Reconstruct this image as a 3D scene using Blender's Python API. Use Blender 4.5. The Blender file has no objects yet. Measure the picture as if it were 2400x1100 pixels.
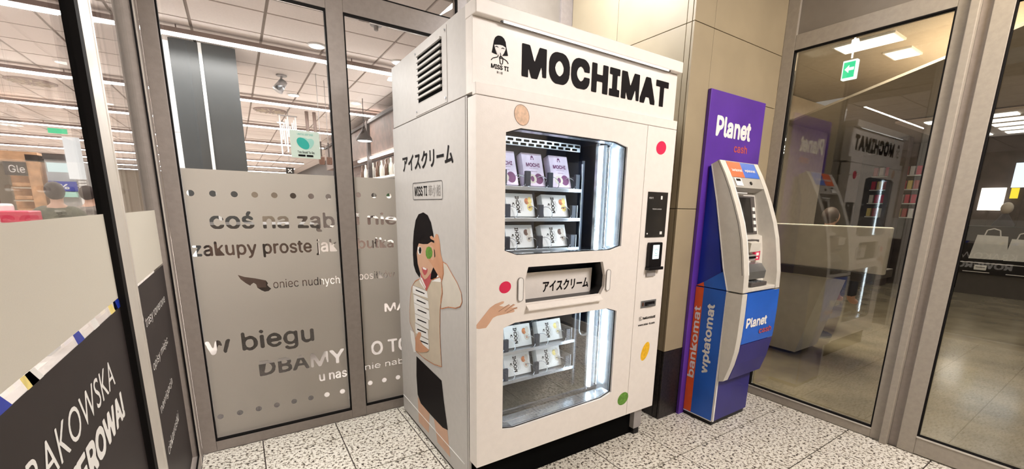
import bpy, bmesh, math, random
import numpy as np
from mathutils import Vector, Matrix
random.seed(7)
C = bpy.context.scene.collection
S = bpy.context.scene
PI = math.pi
# ---------------------------------------------------------------- camera
cd = bpy.data.cameras.new('camera'); cam = bpy.data.objects.new('camera', cd); C.objects.link(cam)
cd.sensor_width = 36; cd.sensor_fit = 'HORIZONTAL'; cd.lens = 14.834
cd.shift_x = -0.00696; cd.shift_y = 0.0589; cd.clip_start = 0.02; cd.clip_end = 200
cam.matrix_world = Matrix([[0.835585, 0.096548, -0.54081, 0.0], [-0.549059, 0.179396, -0.816304, 0.0], [0.018206, 0.979028, 0.202911, 1.45], [0.0, 0.0, 0.0, 1.0]])
S.camera = cam
# ---------------------------------------------------------------- view and world
S.view_settings.view_transform = 'Standard'; S.view_settings.look = 'None'
S.view_settings.gamma = 1; S.view_settings.use_curve_mapping = False
S.view_settings.exposure = 0.12
w = bpy.data.worlds.new('world'); S.world = w; w.use_nodes = True
w.node_tree.nodes['Background'].inputs[0].default_value = (1.0, 0.93, 0.85, 1)
w.node_tree.nodes['Background'].inputs[1].default_value = 0.25
def area(name, loc, rot, sx, sy, power, col, spread=PI):
    l = bpy.data.lights.new(name, 'AREA'); l.shape = 'RECTANGLE'; l.size = sx; l.size_y = sy
    l.energy = power; l.color = col; l.spread = spread
    o = bpy.data.objects.new(name, l); C.objects.link(o); o.location = loc; o.rotation_euler = rot
    return o
# ceiling lights of the entrance lobby (two are added fills), of the shop and of the mall passage
area('lobby_light', (2.4, -.55, 3.1), (math.radians(28), math.radians(14), 0), 0.9, 0.8, 96, (1, .935, .90))  # unseen fill lamp added to brighten the machine front
area('lobby_light', (2.9, 0.4, 3.1), (0, 0, 0), 0.5, 0.5, 8, (1, .78, .46))
area('lobby_light', (0.25, 2.2, 3.1), (0, 0, 0), 0.4, 0.7, 15, (1, .96, .92), 1.6)
area('lobby_light', (1.75, 2.25, 3.15), (0, math.radians(-35), 0), 0.3, 0.6, 30, (.93, .95, 1))  # added lamp, tilted to brighten the left face of the stone pier
# the shop's long tubes
area('shop_light', (-1.4, 5.2, 2.897), (0, 0, 0), 7.0, .03, 125, (1, .97, .94))
area('shop_light', (-2.7, 7.75, 2.897), (0, 0, 0), 10, .03, 130, (1, .96, .92))
area('shop_light', (-2.7, 10.2, 2.897), (0, 0, 0), 10, .03, 170, (1, .95, .9))
area('shop_light', (-2.7, 15.5, 2.897), (0, 0, 0), 10, .03, 260, (1, .94, .88))
area('shop_light', (-2.7, 21.4, 2.897), (0, 0, 0), 10, .03, 360, (1, .93, .87))
area('shop_light', (-2.6, 2.6, 2.897), (0, 0, 0), 4, .03, 70, (1, .95, .9))
area('mall_light', (5.3, 2.0, 3.3), (0, 0, 0), 1.5, 1.5, 130, (1, .90, .70))
area('mall_light', (8.0, 0.5, 3.3), (0, 0, 0), 3, 3, 320, (1, .90, .70))
# ---------------------------------------------------------------- materials
def _nt(name):
    m = bpy.data.materials.new(name); m.use_nodes = True
    nt = m.node_tree; return m, nt, nt.nodes['Principled BSDF']
def mat(name, col, rough=0.5, metal=0.0, var=0.04, scale=12.0, bump=0.0, emit=None, es=0.0, coat=0.0, spec=.5):
    m, nt, b = _nt(name); N = nt.nodes; L = nt.links
    tc = N.new('ShaderNodeTexCoord'); no = N.new('ShaderNodeTexNoise'); no.inputs['Scale'].default_value = scale
    no.inputs['Detail'].default_value = 3
    L.new(tc.outputs['Object'], no.inputs['Vector'])
    r = N.new('ShaderNodeValToRGB'); r.color_ramp.elements[0].position = .35; r.color_ramp.elements[1].position = .65
    a = [max(0, c * (1 - var)) for c in col]; d = [min(1, c * (1 + var)) for c in col]
    r.color_ramp.elements[0].color = (*a, 1); r.color_ramp.elements[1].color = (*d, 1)
    L.new(no.outputs['Fac'], r.inputs[0]); L.new(r.outputs[0], b.inputs['Base Color'])
    b.inputs['Roughness'].default_value = rough; b.inputs['Metallic'].default_value = metal
    b.inputs['Coat Weight'].default_value = coat; b.inputs['Specular IOR Level'].default_value = spec
    if bump:
        bp = N.new('ShaderNodeBump'); bp.inputs['Strength'].default_value = bump; bp.inputs['Distance'].default_value = .002
        n2 = N.new('ShaderNodeTexNoise'); n2.inputs['Scale'].default_value = 180
        L.new(tc.outputs['Object'], n2.inputs['Vector']); L.new(n2.outputs['Fac'], bp.inputs['Height']); L.new(bp.outputs[0], b.inputs['Normal'])
    if emit:
        b.inputs['Emission Color'].default_value = (*emit, 1); b.inputs['Emission Strength'].default_value = es
    return m
def glassmat(name, tint, ior=1.5, mul=1.0):
    m, nt, b = _nt(name); N = nt.nodes; L = nt.links; N.remove(b)
    t = N.new('ShaderNodeBsdfTransparent'); t.inputs[0].default_value = (*tint, 1)
    g = N.new('ShaderNodeBsdfGlossy'); g.inputs['Roughness'].default_value = 0.0
    f = N.new('ShaderNodeFresnel'); f.inputs[0].default_value = ior
    no = N.new('ShaderNodeTexNoise'); no.inputs['Scale'].default_value = 3
    mu = N.new('ShaderNodeMath'); mu.operation = 'MULTIPLY_ADD'; mu.inputs[1].default_value = .02; 
    mm = N.new('ShaderNodeMath'); mm.operation = 'MULTIPLY'; mm.inputs[1].default_value = mul; mm.use_clamp = True
    L.new(f.outputs[0], mm.inputs[0]); L.new(no.outputs['Fac'], mu.inputs[0]); L.new(mm.outputs[0], mu.inputs[2])
    mx = N.new('ShaderNodeMixShader'); L.new(mu.outputs[0], mx.inputs[0]); L.new(t.outputs[0], mx.inputs[1]); L.new(g.outputs[0], mx.inputs[2])
    L.new(mx.outputs[0], N['Material Output'].inputs[0]); return m
def frostmat(name, col, k=.5):
    m, nt, b = _nt(name); N = nt.nodes; L = nt.links; N.remove(b)
    no = N.new('ShaderNodeTexNoise'); no.inputs['Scale'].default_value = 400
    r = N.new('ShaderNodeValToRGB'); r.color_ramp.elements[0].color = (*[c*.93 for c in col], 1); r.color_ramp.elements[1].color = (*col, 1)
    tc = N.new('ShaderNodeTexCoord'); L.new(tc.outputs['Object'], no.inputs['Vector']); L.new(no.outputs['Fac'], r.inputs[0])
    t = N.new('ShaderNodeBsdfTranslucent'); d = N.new('ShaderNodeBsdfDiffuse')
    L.new(r.outputs[0], t.inputs[0]); L.new(r.outputs[0], d.inputs[0])
    mx = N.new('ShaderNodeMixShader'); mx.inputs[0].default_value = k
    L.new(t.outputs[0], mx.inputs[1]); L.new(d.outputs[0], mx.inputs[2])
    L.new(mx.outputs[0], N['Material Output'].inputs[0]); return m
def granite(name, rough=.35):
    m, nt, b = _nt(name); N = nt.nodes; L = nt.links
    tc = N.new('ShaderNodeTexCoord'); no = N.new('ShaderNodeTexNoise'); no.inputs['Scale'].default_value = 58; no.inputs['Detail'].default_value = 2
    no.inputs['Roughness'].default_value = .75
    L.new(tc.outputs['Object'], no.inputs['Vector'])
    r = N.new('ShaderNodeValToRGB'); e = r.color_ramp.elements
    e[0].position = .37; e[0].color = (.012, .010, .008, 1); e[1].position = .50; e[1].color = (.95, .92, .84, 1)
    x = e.new(.43); x.color = (.40, .35, .27, 1)
    L.new(no.outputs['Fac'], r.inputs[0])
    n2 = N.new('ShaderNodeTexNoise'); n2.inputs['Scale'].default_value = 6; L.new(tc.outputs['Object'], n2.inputs['Vector'])
    r2 = N.new('ShaderNodeValToRGB'); r2.color_ramp.elements[0].color = (.85, .83, .8, 1); r2.color_ramp.elements[1].color = (1, 1, 1, 1)
    L.new(n2.outputs['Fac'], r2.inputs[0])
    mx = N.new('ShaderNodeMix'); mx.data_type = 'RGBA'; mx.blend_type = 'MULTIPLY'; mx.inputs[0].default_value = 1
    L.new(r.outputs[0], mx.inputs[6]); L.new(r2.outputs[0], mx.inputs[7]); L.new(mx.outputs[2], b.inputs['Base Color'])
    b.inputs['Roughness'].default_value = rough
    return m
def emis(name, col, s):
    m, nt, b = _nt(name); N = nt.nodes; L = nt.links; N.remove(b)
    e = N.new('ShaderNodeEmission'); e.inputs[0].default_value = (*col, 1); e.inputs[1].default_value = s
    L.new(e.outputs[0], N['Material Output'].inputs[0]); return m
M = dict(
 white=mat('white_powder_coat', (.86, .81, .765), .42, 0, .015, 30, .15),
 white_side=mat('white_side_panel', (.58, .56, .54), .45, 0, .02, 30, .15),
 ink=mat('black_print', (.006, .004, .005), .6, spec=.12), black=mat('black_plastic', (.006, .005, .006), .35, spec=.3),
 black_matt=mat('black_void', (.003, .003, .003), .8, spec=.05),
 navy=mat('dark_navy_metal', (.02, .025, .045), .35, .3), navy2=mat('dark_blue_liner', (.02, .027, .045), .4, .1, .3, 8),
 steel=mat('steel', (.55, .58, .62), .28, .9), steel_bright=mat('bright_steel', (.75, .8, .86), .22, .8),
 alu=mat('aluminium_frame', (.30, .26, .235), .42, .0, .05, 40, .2), alu2=mat('aluminium_frame_warm', (.36, .32, .265), .42, .0, .05, 40, .2),
 alu_light=mat('aluminium_light_strip', (.7, .66, .6), .35, .3),
 panel=mat('grey_infill_panel', (.24, .21, .175), .55), rubber=mat('rubber_gasket', (.006, .005, .005), .7, spec=.15),
 glass=glassmat('clear_glass', (.97, .975, .97), 1.5, 1.0), glass_mall=glassmat('door_glass', (.93, .92, .89), 1.5, 1.5),
 glass_vm=glassmat('machine_glass', (.96, .97, .98), 1.45, .5),
 frost=frostmat('frosted_film', (.76, .72, .665), .45), frost2=frostmat('frosted_film_warm', (.80, .77, .70), .55),
 film=mat('dark_brown_film', (.030, .023, .023), .5, spec=.3), glass_left=glassmat('side_glass', (.97, .975, .97), 1.32, .4), wprint=mat('white_print', (.86, .85, .83), .5),
 granite=granite('speckled_granite'), stone=mat('beige_stone', (.35, .285, .185), .5, 0, .06, 3, .1), stone_dark=mat('black_granite', (.018, .013, .011), .3, 0, .6, 60),
 ceil=mat('ceiling_tile', (.80, .72, .67), .9, 0, .03, 60, .3), ceil_gap=mat('ceiling_grid_gap', (.33, .28, .25), .9),
 shop_floor=mat('shop_floor', (.72, .66, .62), .4), mallfloor=mat('polished_mall_stone', (.30, .26, .19), .16, 0, .2, 2.5),
 tube=emis('lamp_tube_glow', (1, .98, .95), 22), disc=emis('downlight_glow', (1, .97, .92), 6),
 tube_metal=mat('lamp_housing', (.30, .23, .21), .5, .3),
 col=mat('satin_grey_column', (.06, .064, .066), .38, .0, .1, 2), colw=emis('glow_painted_white', (1, .96, .93), 1.35),  # the white panel's glow is painted in, no lamp behind it
 brown=mat('brown_shelf', (.16, .10, .08), .6, 0, .2, 10), wood=mat('light_wood', (.62, .36, .19), .5, 0, .2, 10), dark=mat('dark_brown_board', (.045, .032, .028), .6, 0, .3, 6),
 beige=mat('beige_wall', (.58, .50, .40), .7), mallceil=mat('mall_ceiling', (.42, .37, .31), .8), maroon=mat('maroon_panel', (.22, .03, .04), .5, 0, .2, 12),
 red=mat('red_print', (.72, .02, .09), .4), cream=mat('cream_print', (.60, .52, .41), .5), cuffm=mat('pale_cream_print', (.70, .65, .57), .5),
 skin=mat('skin_print', (.66, .40, .27), .5), skin2=mat('warm_skin_print', (.62, .32, .19), .5), grey=mat('grey_print', (.35, .33, .32), .5),
 green=mat('green_print', (.12, .30, .035), .45, 0, .25, 60), yellow=mat('yellow_print', (.88, .50, .015), .45, 0, .12, 50), pale=mat('peach_print', (.74, .50, .34), .5, 0, .15, 50),
 orange=mat('orange_print', (.86, .12, .02), .4), blue=mat('blue_print', (.02, .13, .62), .35, 0, .08, 4), blue_deep=mat('deep_blue_panel', (.012, .04, .42), .3, 0, .1, 3),
 purple=mat('purple_panel', (.11, .035, .36), .35, 0, .1, 4), navyp=mat('indigo_panel', (.03, .025, .20), .4, 0, .1, 4), shell=mat('light_grey_shell', (.66, .63, .57), .45, 0, .03, 30, .2),
 shellg=mat('grey_moulding', (.42, .40, .37), .45), screen=mat('dark_screen', (.02, .018, .016), .12, 0, .3, 6), redprint=mat('soft_red_print', (.52, .09, .10), .5),
 box_white=mat('white_carton', (.88, .88, .86), .5, 0, .02), box_purple=mat('lilac_carton', (.84, .72, .88), .5, 0, .15, 14), mauve=mat('plum_print', (.16, .02, .13), .5),
 caramel=mat('caramel_print', (.6, .2, .07), .5, 0, .3, 60), banana=mat('pale_yellow_print', (.88, .72, .25), .5, 0, .1, 60), choc=mat('chocolate_print', (.12, .05, .03), .5, 0, .3, 80),
 led=emis('cold_led_tube', (.80, .93, 1.0), 20), led_soft=emis('warm_led_strip', (1, .97, .93), 3), screen_on=emis('lit_small_screen', (.85, 1, .98), 1.2),
 exitg=emis('exit_sign_green', (.05, .75, .35), 1.3), exitw=emis('exit_sign_white', (.8, 1, .92), 1.6), lightpanel=emis('ceiling_panel_glow', (1, .97, .9), 2.6),
 olive=mat('olive_bin_floor', (.085, .075, .05), .35, .2, .3, 20), teal=mat('teal_print', (.03, .42, .36), .5), tealL=mat('pale_teal_print', (.35, .66, .58), .5), mint=mat('mint_sticker', (.62, .74, .66), .5),
 counter=mat('white_counter', (.84, .82, .76), .4), charcoal=mat('charcoal_base', (.09, .08, .075), .5), spiral=mat('chromed_wire', (.7, .72, .75), .25, .9),
 jacket=mat('olive_jacket', (.10, .10, .07), .8, 0, .3, 20), hairm=mat('dark_hair', (.035, .02, .018), .6), sk=mat('human_skin', (.55, .33, .24), .5), trousers=mat('dark_trousers', (.03, .03, .04), .8),
 coat=mat('grey_coat', (.22, .19, .17), .8, 0, .3, 20), bottle=mat('brown_glass_bottle', (.10, .05, .03), .15), bottleg=mat('green_glass_bottle', (.05, .12, .05), .15), bottlec=mat('pale_glass_bottle', (.65, .62, .56), .15),
)
# ---------------------------------------------------------------- helpers
def link(name, me, m, parent=None):
    o = bpy.data.objects.new(name, me); C.objects.link(o)
    if m is not None:
        for x in (m if isinstance(m, (list, tuple)) else [m]): me.materials.append(x)
    if parent: o.parent = parent
    return o
def tag(o, label=None, cat=None, group=None, kind=None):
    if label: o['label'] = label
    if cat: o['category'] = cat
    if group: o['group'] = group
    if kind: o['kind'] = kind
    return o
def empty(name, loc=(0, 0, 0), rz=0, rx=0, **k):
    o = bpy.data.objects.new(name, None); C.objects.link(o); o.location = loc; o.rotation_euler = (rx, 0, rz); o.empty_display_size = .1
    return tag(o, **k)
class MB:
    def __init__(s): s.bm = bmesh.new()
    def box(s, x0, x1, y0, y1, z0, z1, bev=0):
        g = bmesh.ops.create_cube(s.bm, size=1)['verts']
        for v in g: v.co = Vector(((x0+x1)/2 + v.co.x*(x1-x0), (y0+y1)/2 + v.co.y*(y1-y0), (z0+z1)/2 + v.co.z*(z1-z0)))
        if bev:
            es = list({e for v in g for e in v.link_edges}); bmesh.ops.bevel(s.bm, geom=es, offset=bev, segments=2, affect='EDGES', profile=.5)
        return s
    def prism(s, pts, f, d0, d1):
        a = [s.bm.verts.new(f(u, v, d0)) for u, v in pts]; b = [s.bm.verts.new(f(u, v, d1)) for u, v in pts]
        n = len(pts)
        s.bm.faces.new(a); s.bm.faces.new(b[::-1])
        for i in range(n): s.bm.faces.new((a[i], b[i], b[(i+1) % n], a[(i+1) % n]))
        return s
    def tube(s, pts, r, n=8, close=False):
        pts = [Vector(p) for p in pts]; rings = []
        for i, p in enumerate(pts):
            t = (pts[min(i+1, len(pts)-1)] - pts[max(i-1, 0)]).normalized()
            up = Vector((0, 0, 1)) if abs(t.z) < .95 else Vector((1, 0, 0))
            x = t.cross(up).normalized(); y = t.cross(x)
            rr = r[i] if isinstance(r, (list, tuple)) else r
            rings.append([s.bm.verts.new(p + (x*math.cos(2*PI*k/n) + y*math.sin(2*PI*k/n))*rr) for k in range(n)])
        for a, b in zip(rings, rings[1:]):
            for k in range(n): s.bm.faces.new((a[k], a[(k+1) % n], b[(k+1) % n], b[k]))
        s.bm.faces.new(rings[0][::-1]); s.bm.faces.new(rings[-1])
        return s
    def lathe(s, prof, cx, cy, n=16):
        rings = [[s.bm.verts.new((cx + r*math.cos(2*PI*k/n), cy + r*math.sin(2*PI*k/n), z)) for k in range(n)] for r, z in prof]
        for a, b in zip(rings, rings[1:]):
            for k in range(n): s.bm.faces.new((a[k], a[(k+1) % n], b[(k+1) % n], b[k]))
        s.bm.faces.new(rings[0][::-1]); s.bm.faces.new(rings[-1]); return s
    def ball(s, c, rx, ry, rz, n=12):
        g = bmesh.ops.create_uvsphere(s.bm, u_segments=n, v_segments=max(6, n*2//3), radius=1)['verts']
        for v in g: v.co = Vector((c[0]+v.co.x*rx, c[1]+v.co.y*ry, c[2]+v.co.z*rz))
        return s
    def build(s, name, m, parent=None, smooth=False):
        bmesh.ops.recalc_face_normals(s.bm, faces=s.bm.faces)
        me = bpy.data.meshes.new(name); s.bm.to_mesh(me); s.bm.free()
        if smooth:
            for p in me.polygons: p.use_smooth = True
        return link(name, me, m, parent)
def box(name, m, parent, *a, bev=0): return MB().box(*a, bev=bev).build(name, m, parent)
# frames: (u, v, d) -> point; d is the distance out of the surface
def FY(Y): return lambda u, v, d: Vector((u, Y - d, v))            # faces -Y, u = x
def SX(X): return lambda u, v, d: Vector((X - d, -u, v))           # faces -X, u = -y
def LX(X): return lambda u, v, d: Vector((X + d, u, v))            # faces +X, u = y
def tilt(P0, P1):                                                   # faces -Y, leans along (y,z) P0 -> P1, v = length along it
    d = Vector((0, P1[0]-P0[0], P1[1]-P0[1])).normalized(); n = Vector((0, -d.z, d.y))
    return lambda u, v, k: Vector((u, P0[0], P0[1])) + d*v + n*k
def rotf(f, u0, v0, a):                                             # turns a frame in its plane about (u0, v0)
    c, s = math.cos(a), math.sin(a)
    return lambda u, v, d: f(u0 + u*c - v*s, v0 + u*s + v*c, d)
def tri_fill(loops):
    """planar polygon with holes -> (verts2d, faces) through Blender's 2D curve fill"""
    cu = bpy.data.curves.new('t', 'CURVE'); cu.dimensions = '2D'; cu.fill_mode = 'BOTH'; sc_k = 10.0
    for lp in loops:
        sp = cu.splines.new('POLY'); sp.points.add(len(lp)-1)
        for i, (x, y) in enumerate(lp): sp.points[i].co = (x*sc_k, y*sc_k, 0, 1)
        sp.use_cyclic_u = True
    o = bpy.data.objects.new('t', cu); C.objects.link(o)
    dg = bpy.context.evaluated_depsgraph_get(); me = o.evaluated_get(dg).to_mesh()
    vs = [(v.co.x/sc_k, v.co.y/sc_k) for v in me.vertices]; fs = [tuple(p.vertices) for p in me.polygons]
    o.evaluated_get(dg).to_mesh_clear(); bpy.data.objects.remove(o); bpy.data.curves.remove(cu)
    return vs, fs
def plate(name, loops, f, d0, d1, m, parent=None, bev=0):
    """a slab between depths d0 and d1 with real holes"""
    vs, fs = tri_fill(loops); bm = bmesh.new()
    bv = [bm.verts.new((x, y, 0)) for x, y in vs]
    for q in fs:
        try: bm.faces.new([bv[i] for i in q])
        except ValueError: pass
    bmesh.ops.remove_doubles(bm, verts=bm.verts, dist=1e-6)
    if abs(d1-d0) > 1e-6:
        r = bmesh.ops.extrude_face_region(bm, geom=list(bm.faces))
        for e in r['geom']:
            if isinstance(e, bmesh.types.BMVert): e.co.z = 1
    for v in bm.verts: v.co = f(v.co.x, v.co.y, d0 + (d1-d0)*v.co.z)
    bmesh.ops.recalc_face_normals(bm, faces=bm.faces)
    me = bpy.data.meshes.new(name); bm.to_mesh(me); bm.free()
    return link(name, me, m, parent)
FONT = None
try:
    import os
    FONT = bpy.data.fonts.load(os.path.join(bpy.utils.system_resource('DATAFILES'), 'fonts', 'Inter.woff2'))
except Exception: FONT = None
_tc = {}
def _raw(body, space, cjk):
    cu = bpy.data.curves.new('t', 'FONT'); cu.body = body; cu.size = 1; cu.resolution_u = 4; cu.space_character = space
    if FONT and not cjk: cu.font = FONT
    o = bpy.data.objects.new('t', cu); C.objects.link(o)
    dg = bpy.context.evaluated_depsgraph_get(); me = o.evaluated_get(dg).to_mesh()
    vs = [(v.co.x, v.co.y) for v in me.vertices]; fs = [tuple(p.vertices) for p in me.polygons]
    o.evaluated_get(dg).to_mesh_clear(); bpy.data.objects.remove(o); bpy.data.curves.remove(cu)
    return vs, fs
_lc = {}
def glyph_loops(body, bold=0.0, space=1.0, cjk=False, res=80, square=False):
    """closed, non-crossing outlines of a thickened word in a unit box (rasterised, dilated, contoured)"""
    key = (body, bold, space, cjk, res, square)
    if key in _lc: return _lc[key]
    vs, fs = _raw(body, space, cjk); V = np.array(vs)*res; pad = int(bold*res) + 4
    V -= V.min(0) - pad; w_, h_ = (V.max(0) + pad).astype(int) + 1
    A = np.zeros((h_, w_), bool)
    for q in fs:
        P = V[list(q)]; x0, y0 = np.floor(P.min(0)).astype(int); x1, y1 = np.ceil(P.max(0)).astype(int)
        X, Y = np.meshgrid(np.arange(x0, x1+1) + 1e-4, np.arange(y0, y1+1) + 1.7e-4); ins = np.zeros(X.shape, bool)
        for k in range(len(P)):
            (ax, ay), (bx, by) = P[k-1], P[k]
            if ay == by: continue
            ins ^= ((ay > Y) != (by > Y)) & (X < (bx-ax)*(Y-ay)/(by-ay) + ax)
        A[y0:y1+1, x0:x1+1] |= ins
    B = A.copy(); r = bold*res; n = int(math.ceil(r))
    for dx in range(-n, n+1):
        for dy in range(-n, n+1):
            if (dx or dy) and (square or dx*dx + dy*dy <= r*r + .3): B |= np.roll(np.roll(A, dx, 1), dy, 0)
    F = B.astype(float)
    for _ in range(2): F = (F*2 + np.roll(F, 1, 0) + np.roll(F, -1, 0))/4; F = (F*2 + np.roll(F, 1, 1) + np.roll(F, -1, 1))/4
    F += .0007; nx = {}
    c = F > .5; code = c[:-1, :-1]*1 + c[:-1, 1:]*2 + c[1:, 1:]*4 + c[1:, :-1]*8
    def pt(e, i, j):
        if e == 0: a_, b = F[j, i], F[j, i+1]; return (i + (.5-a_)/(b-a_), j)
        if e == 1: a_, b = F[j, i+1], F[j+1, i+1]; return (i+1, j + (.5-a_)/(b-a_))
        if e == 2: a_, b = F[j+1, i], F[j+1, i+1]; return (i + (.5-a_)/(b-a_), j+1)
        a_, b = F[j, i], F[j+1, i]; return (i, j + (.5-a_)/(b-a_))
    T_ = {1: [(3, 0)], 2: [(0, 1)], 3: [(3, 1)], 4: [(1, 2)], 5: [(3, 0), (1, 2)], 6: [(0, 2)], 7: [(3, 2)], 8: [(2, 3)], 9: [(2, 0)], 10: [(0, 1), (2, 3)], 11: [(2, 1)], 12: [(1, 3)], 13: [(1, 0)], 14: [(0, 3)]}
    ek = lambda e, i, j: (0, i, j) if e == 0 else (1, i+1, j) if e == 1 else (0, i, j+1) if e == 2 else (1, i, j)
    P_ = {}
    for j, i in zip(*np.nonzero((code > 0) & (code < 15))):
        for e0, e1 in T_[int(code[j, i])]:
            a_, b = ek(e0, i, j), ek(e1, i, j); P_[a_] = pt(e0, i, j); P_[b] = pt(e1, i, j); nx[a_] = b
    loops = []
    while nx:
        s0 = next(iter(nx)); lp = [s0]; q = nx.pop(s0)
        while q != s0 and q in nx: lp.append(q); q = nx.pop(q)
        pts = [P_[k] for k in lp]
        def rdp(p):
            if len(p) < 3: return p
            a_, b = np.array(p[0]), np.array(p[-1]); L_ = np.hypot(*(b-a_)) or 1e-9; m = np.array(p[1:-1])
            D = np.abs((b[0]-a_[0])*(m[:, 1]-a_[1]) - (b[1]-a_[1])*(m[:, 0]-a_[0]))/L_ if L_ > 1e-6 else np.hypot(m[:, 0]-a_[0], m[:, 1]-a_[1])
            k = int(D.argmax())
            return p if False else ([p[0], p[-1]] if D[k] < .22 else rdp(p[:k+2])[:-1] + rdp(p[k+1:]))
        h = len(pts)//2
        if h > 3: loops.append(rdp(pts[:h+1])[:-1] + rdp(pts[h:] + pts[:1])[:-1])
    allp = np.array([p for l in loops for p in l]); lo = allp.min(0); sz = allp.max(0) - lo
    loops = [[((x-lo[0])/sz[0], (y-lo[1])/sz[1]) for x, y in l] for l in loops if len(l) > 2]
    _lc[key] = loops; return loops
def glyphs(body, bold=0.0, space=1.0, cjk=False, square=False):
    key = (body, bold, space, cjk, square)
    if key in _tc: return _tc[key]
    if bold:
        k_ = max(1.0, .75*len(body)*(1.3 if cjk else 1))
        vs, fs = tri_fill([[(x*k_, y) for x, y in l] for l in glyph_loops(body, bold, space, cjk, 110 if square or cjk else 70, square)])
        vs = [(x/k_, y) for x, y in vs]
    else:
        vs, fs = _raw(body, space, cjk)
        x0 = min(v[0] for v in vs); x1 = max(v[0] for v in vs); y0 = min(v[1] for v in vs); y1 = max(v[1] for v in vs)
        vs = [((x-x0)/(x1-x0), (y-y0)/(y1-y0)) for x, y in vs]
    _tc[key] = (vs, fs); return _tc[key]
def text(body, f, u0, u1, v0, v1, m, parent, bold=0.0, name='lettering', d=.0012, space=1.0, cjk=False, square=False):
    vs, fs = glyphs(body, bold, space, cjk, square)
    me = bpy.data.meshes.new(name); me.from_pydata([f(u0 + x*(u1-u0), v0 + y*(v1-v0), d) for x, y in vs], [], fs)
    return link(name, me, m, parent)
def outline_loops(body, u0, u1, v0, v1, bold=0.0, space=1.0):
    return [[(u0 + x*(u1-u0), v0 + y*(v1-v0)) for x, y in l] for l in glyph_loops(body, bold or .004, space, res=60)]
def ell(cx, cy, rx, ry, a=0, n=20):
    return [(cx + rx*math.cos(t)*math.cos(a) - ry*math.sin(t)*math.sin(a), cy + rx*math.cos(t)*math.sin(a) + ry*math.sin(t)*math.cos(a)) for t in [2*PI*k/n for k in range(n)]]
def rect(u0, u1, v0, v1): return [(u0, v0), (u1, v0), (u1, v1), (u0, v1)]
def rrect(u0, u1, v0, v1, r, n=5):
    o = []
    for cx, cy, a in ((u1-r, v1-r, 0), (u0+r, v1-r, PI/2), (u0+r, v0+r, PI), (u1-r, v0+r, 1.5*PI)):
        o += [(cx + r*math.cos(a + PI/2*k/n), cy + r*math.sin(a + PI/2*k/n)) for k in range(n+1)]
    return o
def patch(name, pts, f, m, parent, d=.0008):
    me = bpy.data.meshes.new(name)
    vs, fs = tri_fill([pts]); me.from_pydata([f(x, y, d) for x, y in vs], [], fs); return link(name, me, m, parent)
def patches(name, loops, f, m, parent, d=.0008):
    V, F = [], []
    for lp in loops:
        vs, fs = tri_fill([lp]); b = len(V); V += [f(x, y, d) for x, y in vs]; F += [tuple(i+b for i in q) for q in fs]
    me = bpy.data.meshes.new(name); me.from_pydata(V, [], F); return link(name, me, m, parent)
def stroke(name, lines, f, w_, m, parent, d=.0014):
    V, F = [], []
    for pts in lines:
        for (a, b), (c, e) in zip(pts, pts[1:]):
            L_ = math.hypot(c-a, e-b) or 1; nx, ny = -(e-b)/L_*w_/2, (c-a)/L_*w_/2; i = len(V)
            V += [f(a+nx, b+ny, d), f(a-nx, b-ny, d), f(c-nx, e-ny, d), f(c+nx, e+ny, d)]; F.append((i, i+1, i+2, i+3))
    me = bpy.data.meshes.new(name); me.from_pydata(V, [], F); return link(name, me, m, parent)
def copy_tree(o, parent=None):
    c = o.copy(); C.objects.link(c); c.parent = parent
    for ch in list(o.children): copy_tree(ch, c)
    return c
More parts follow.
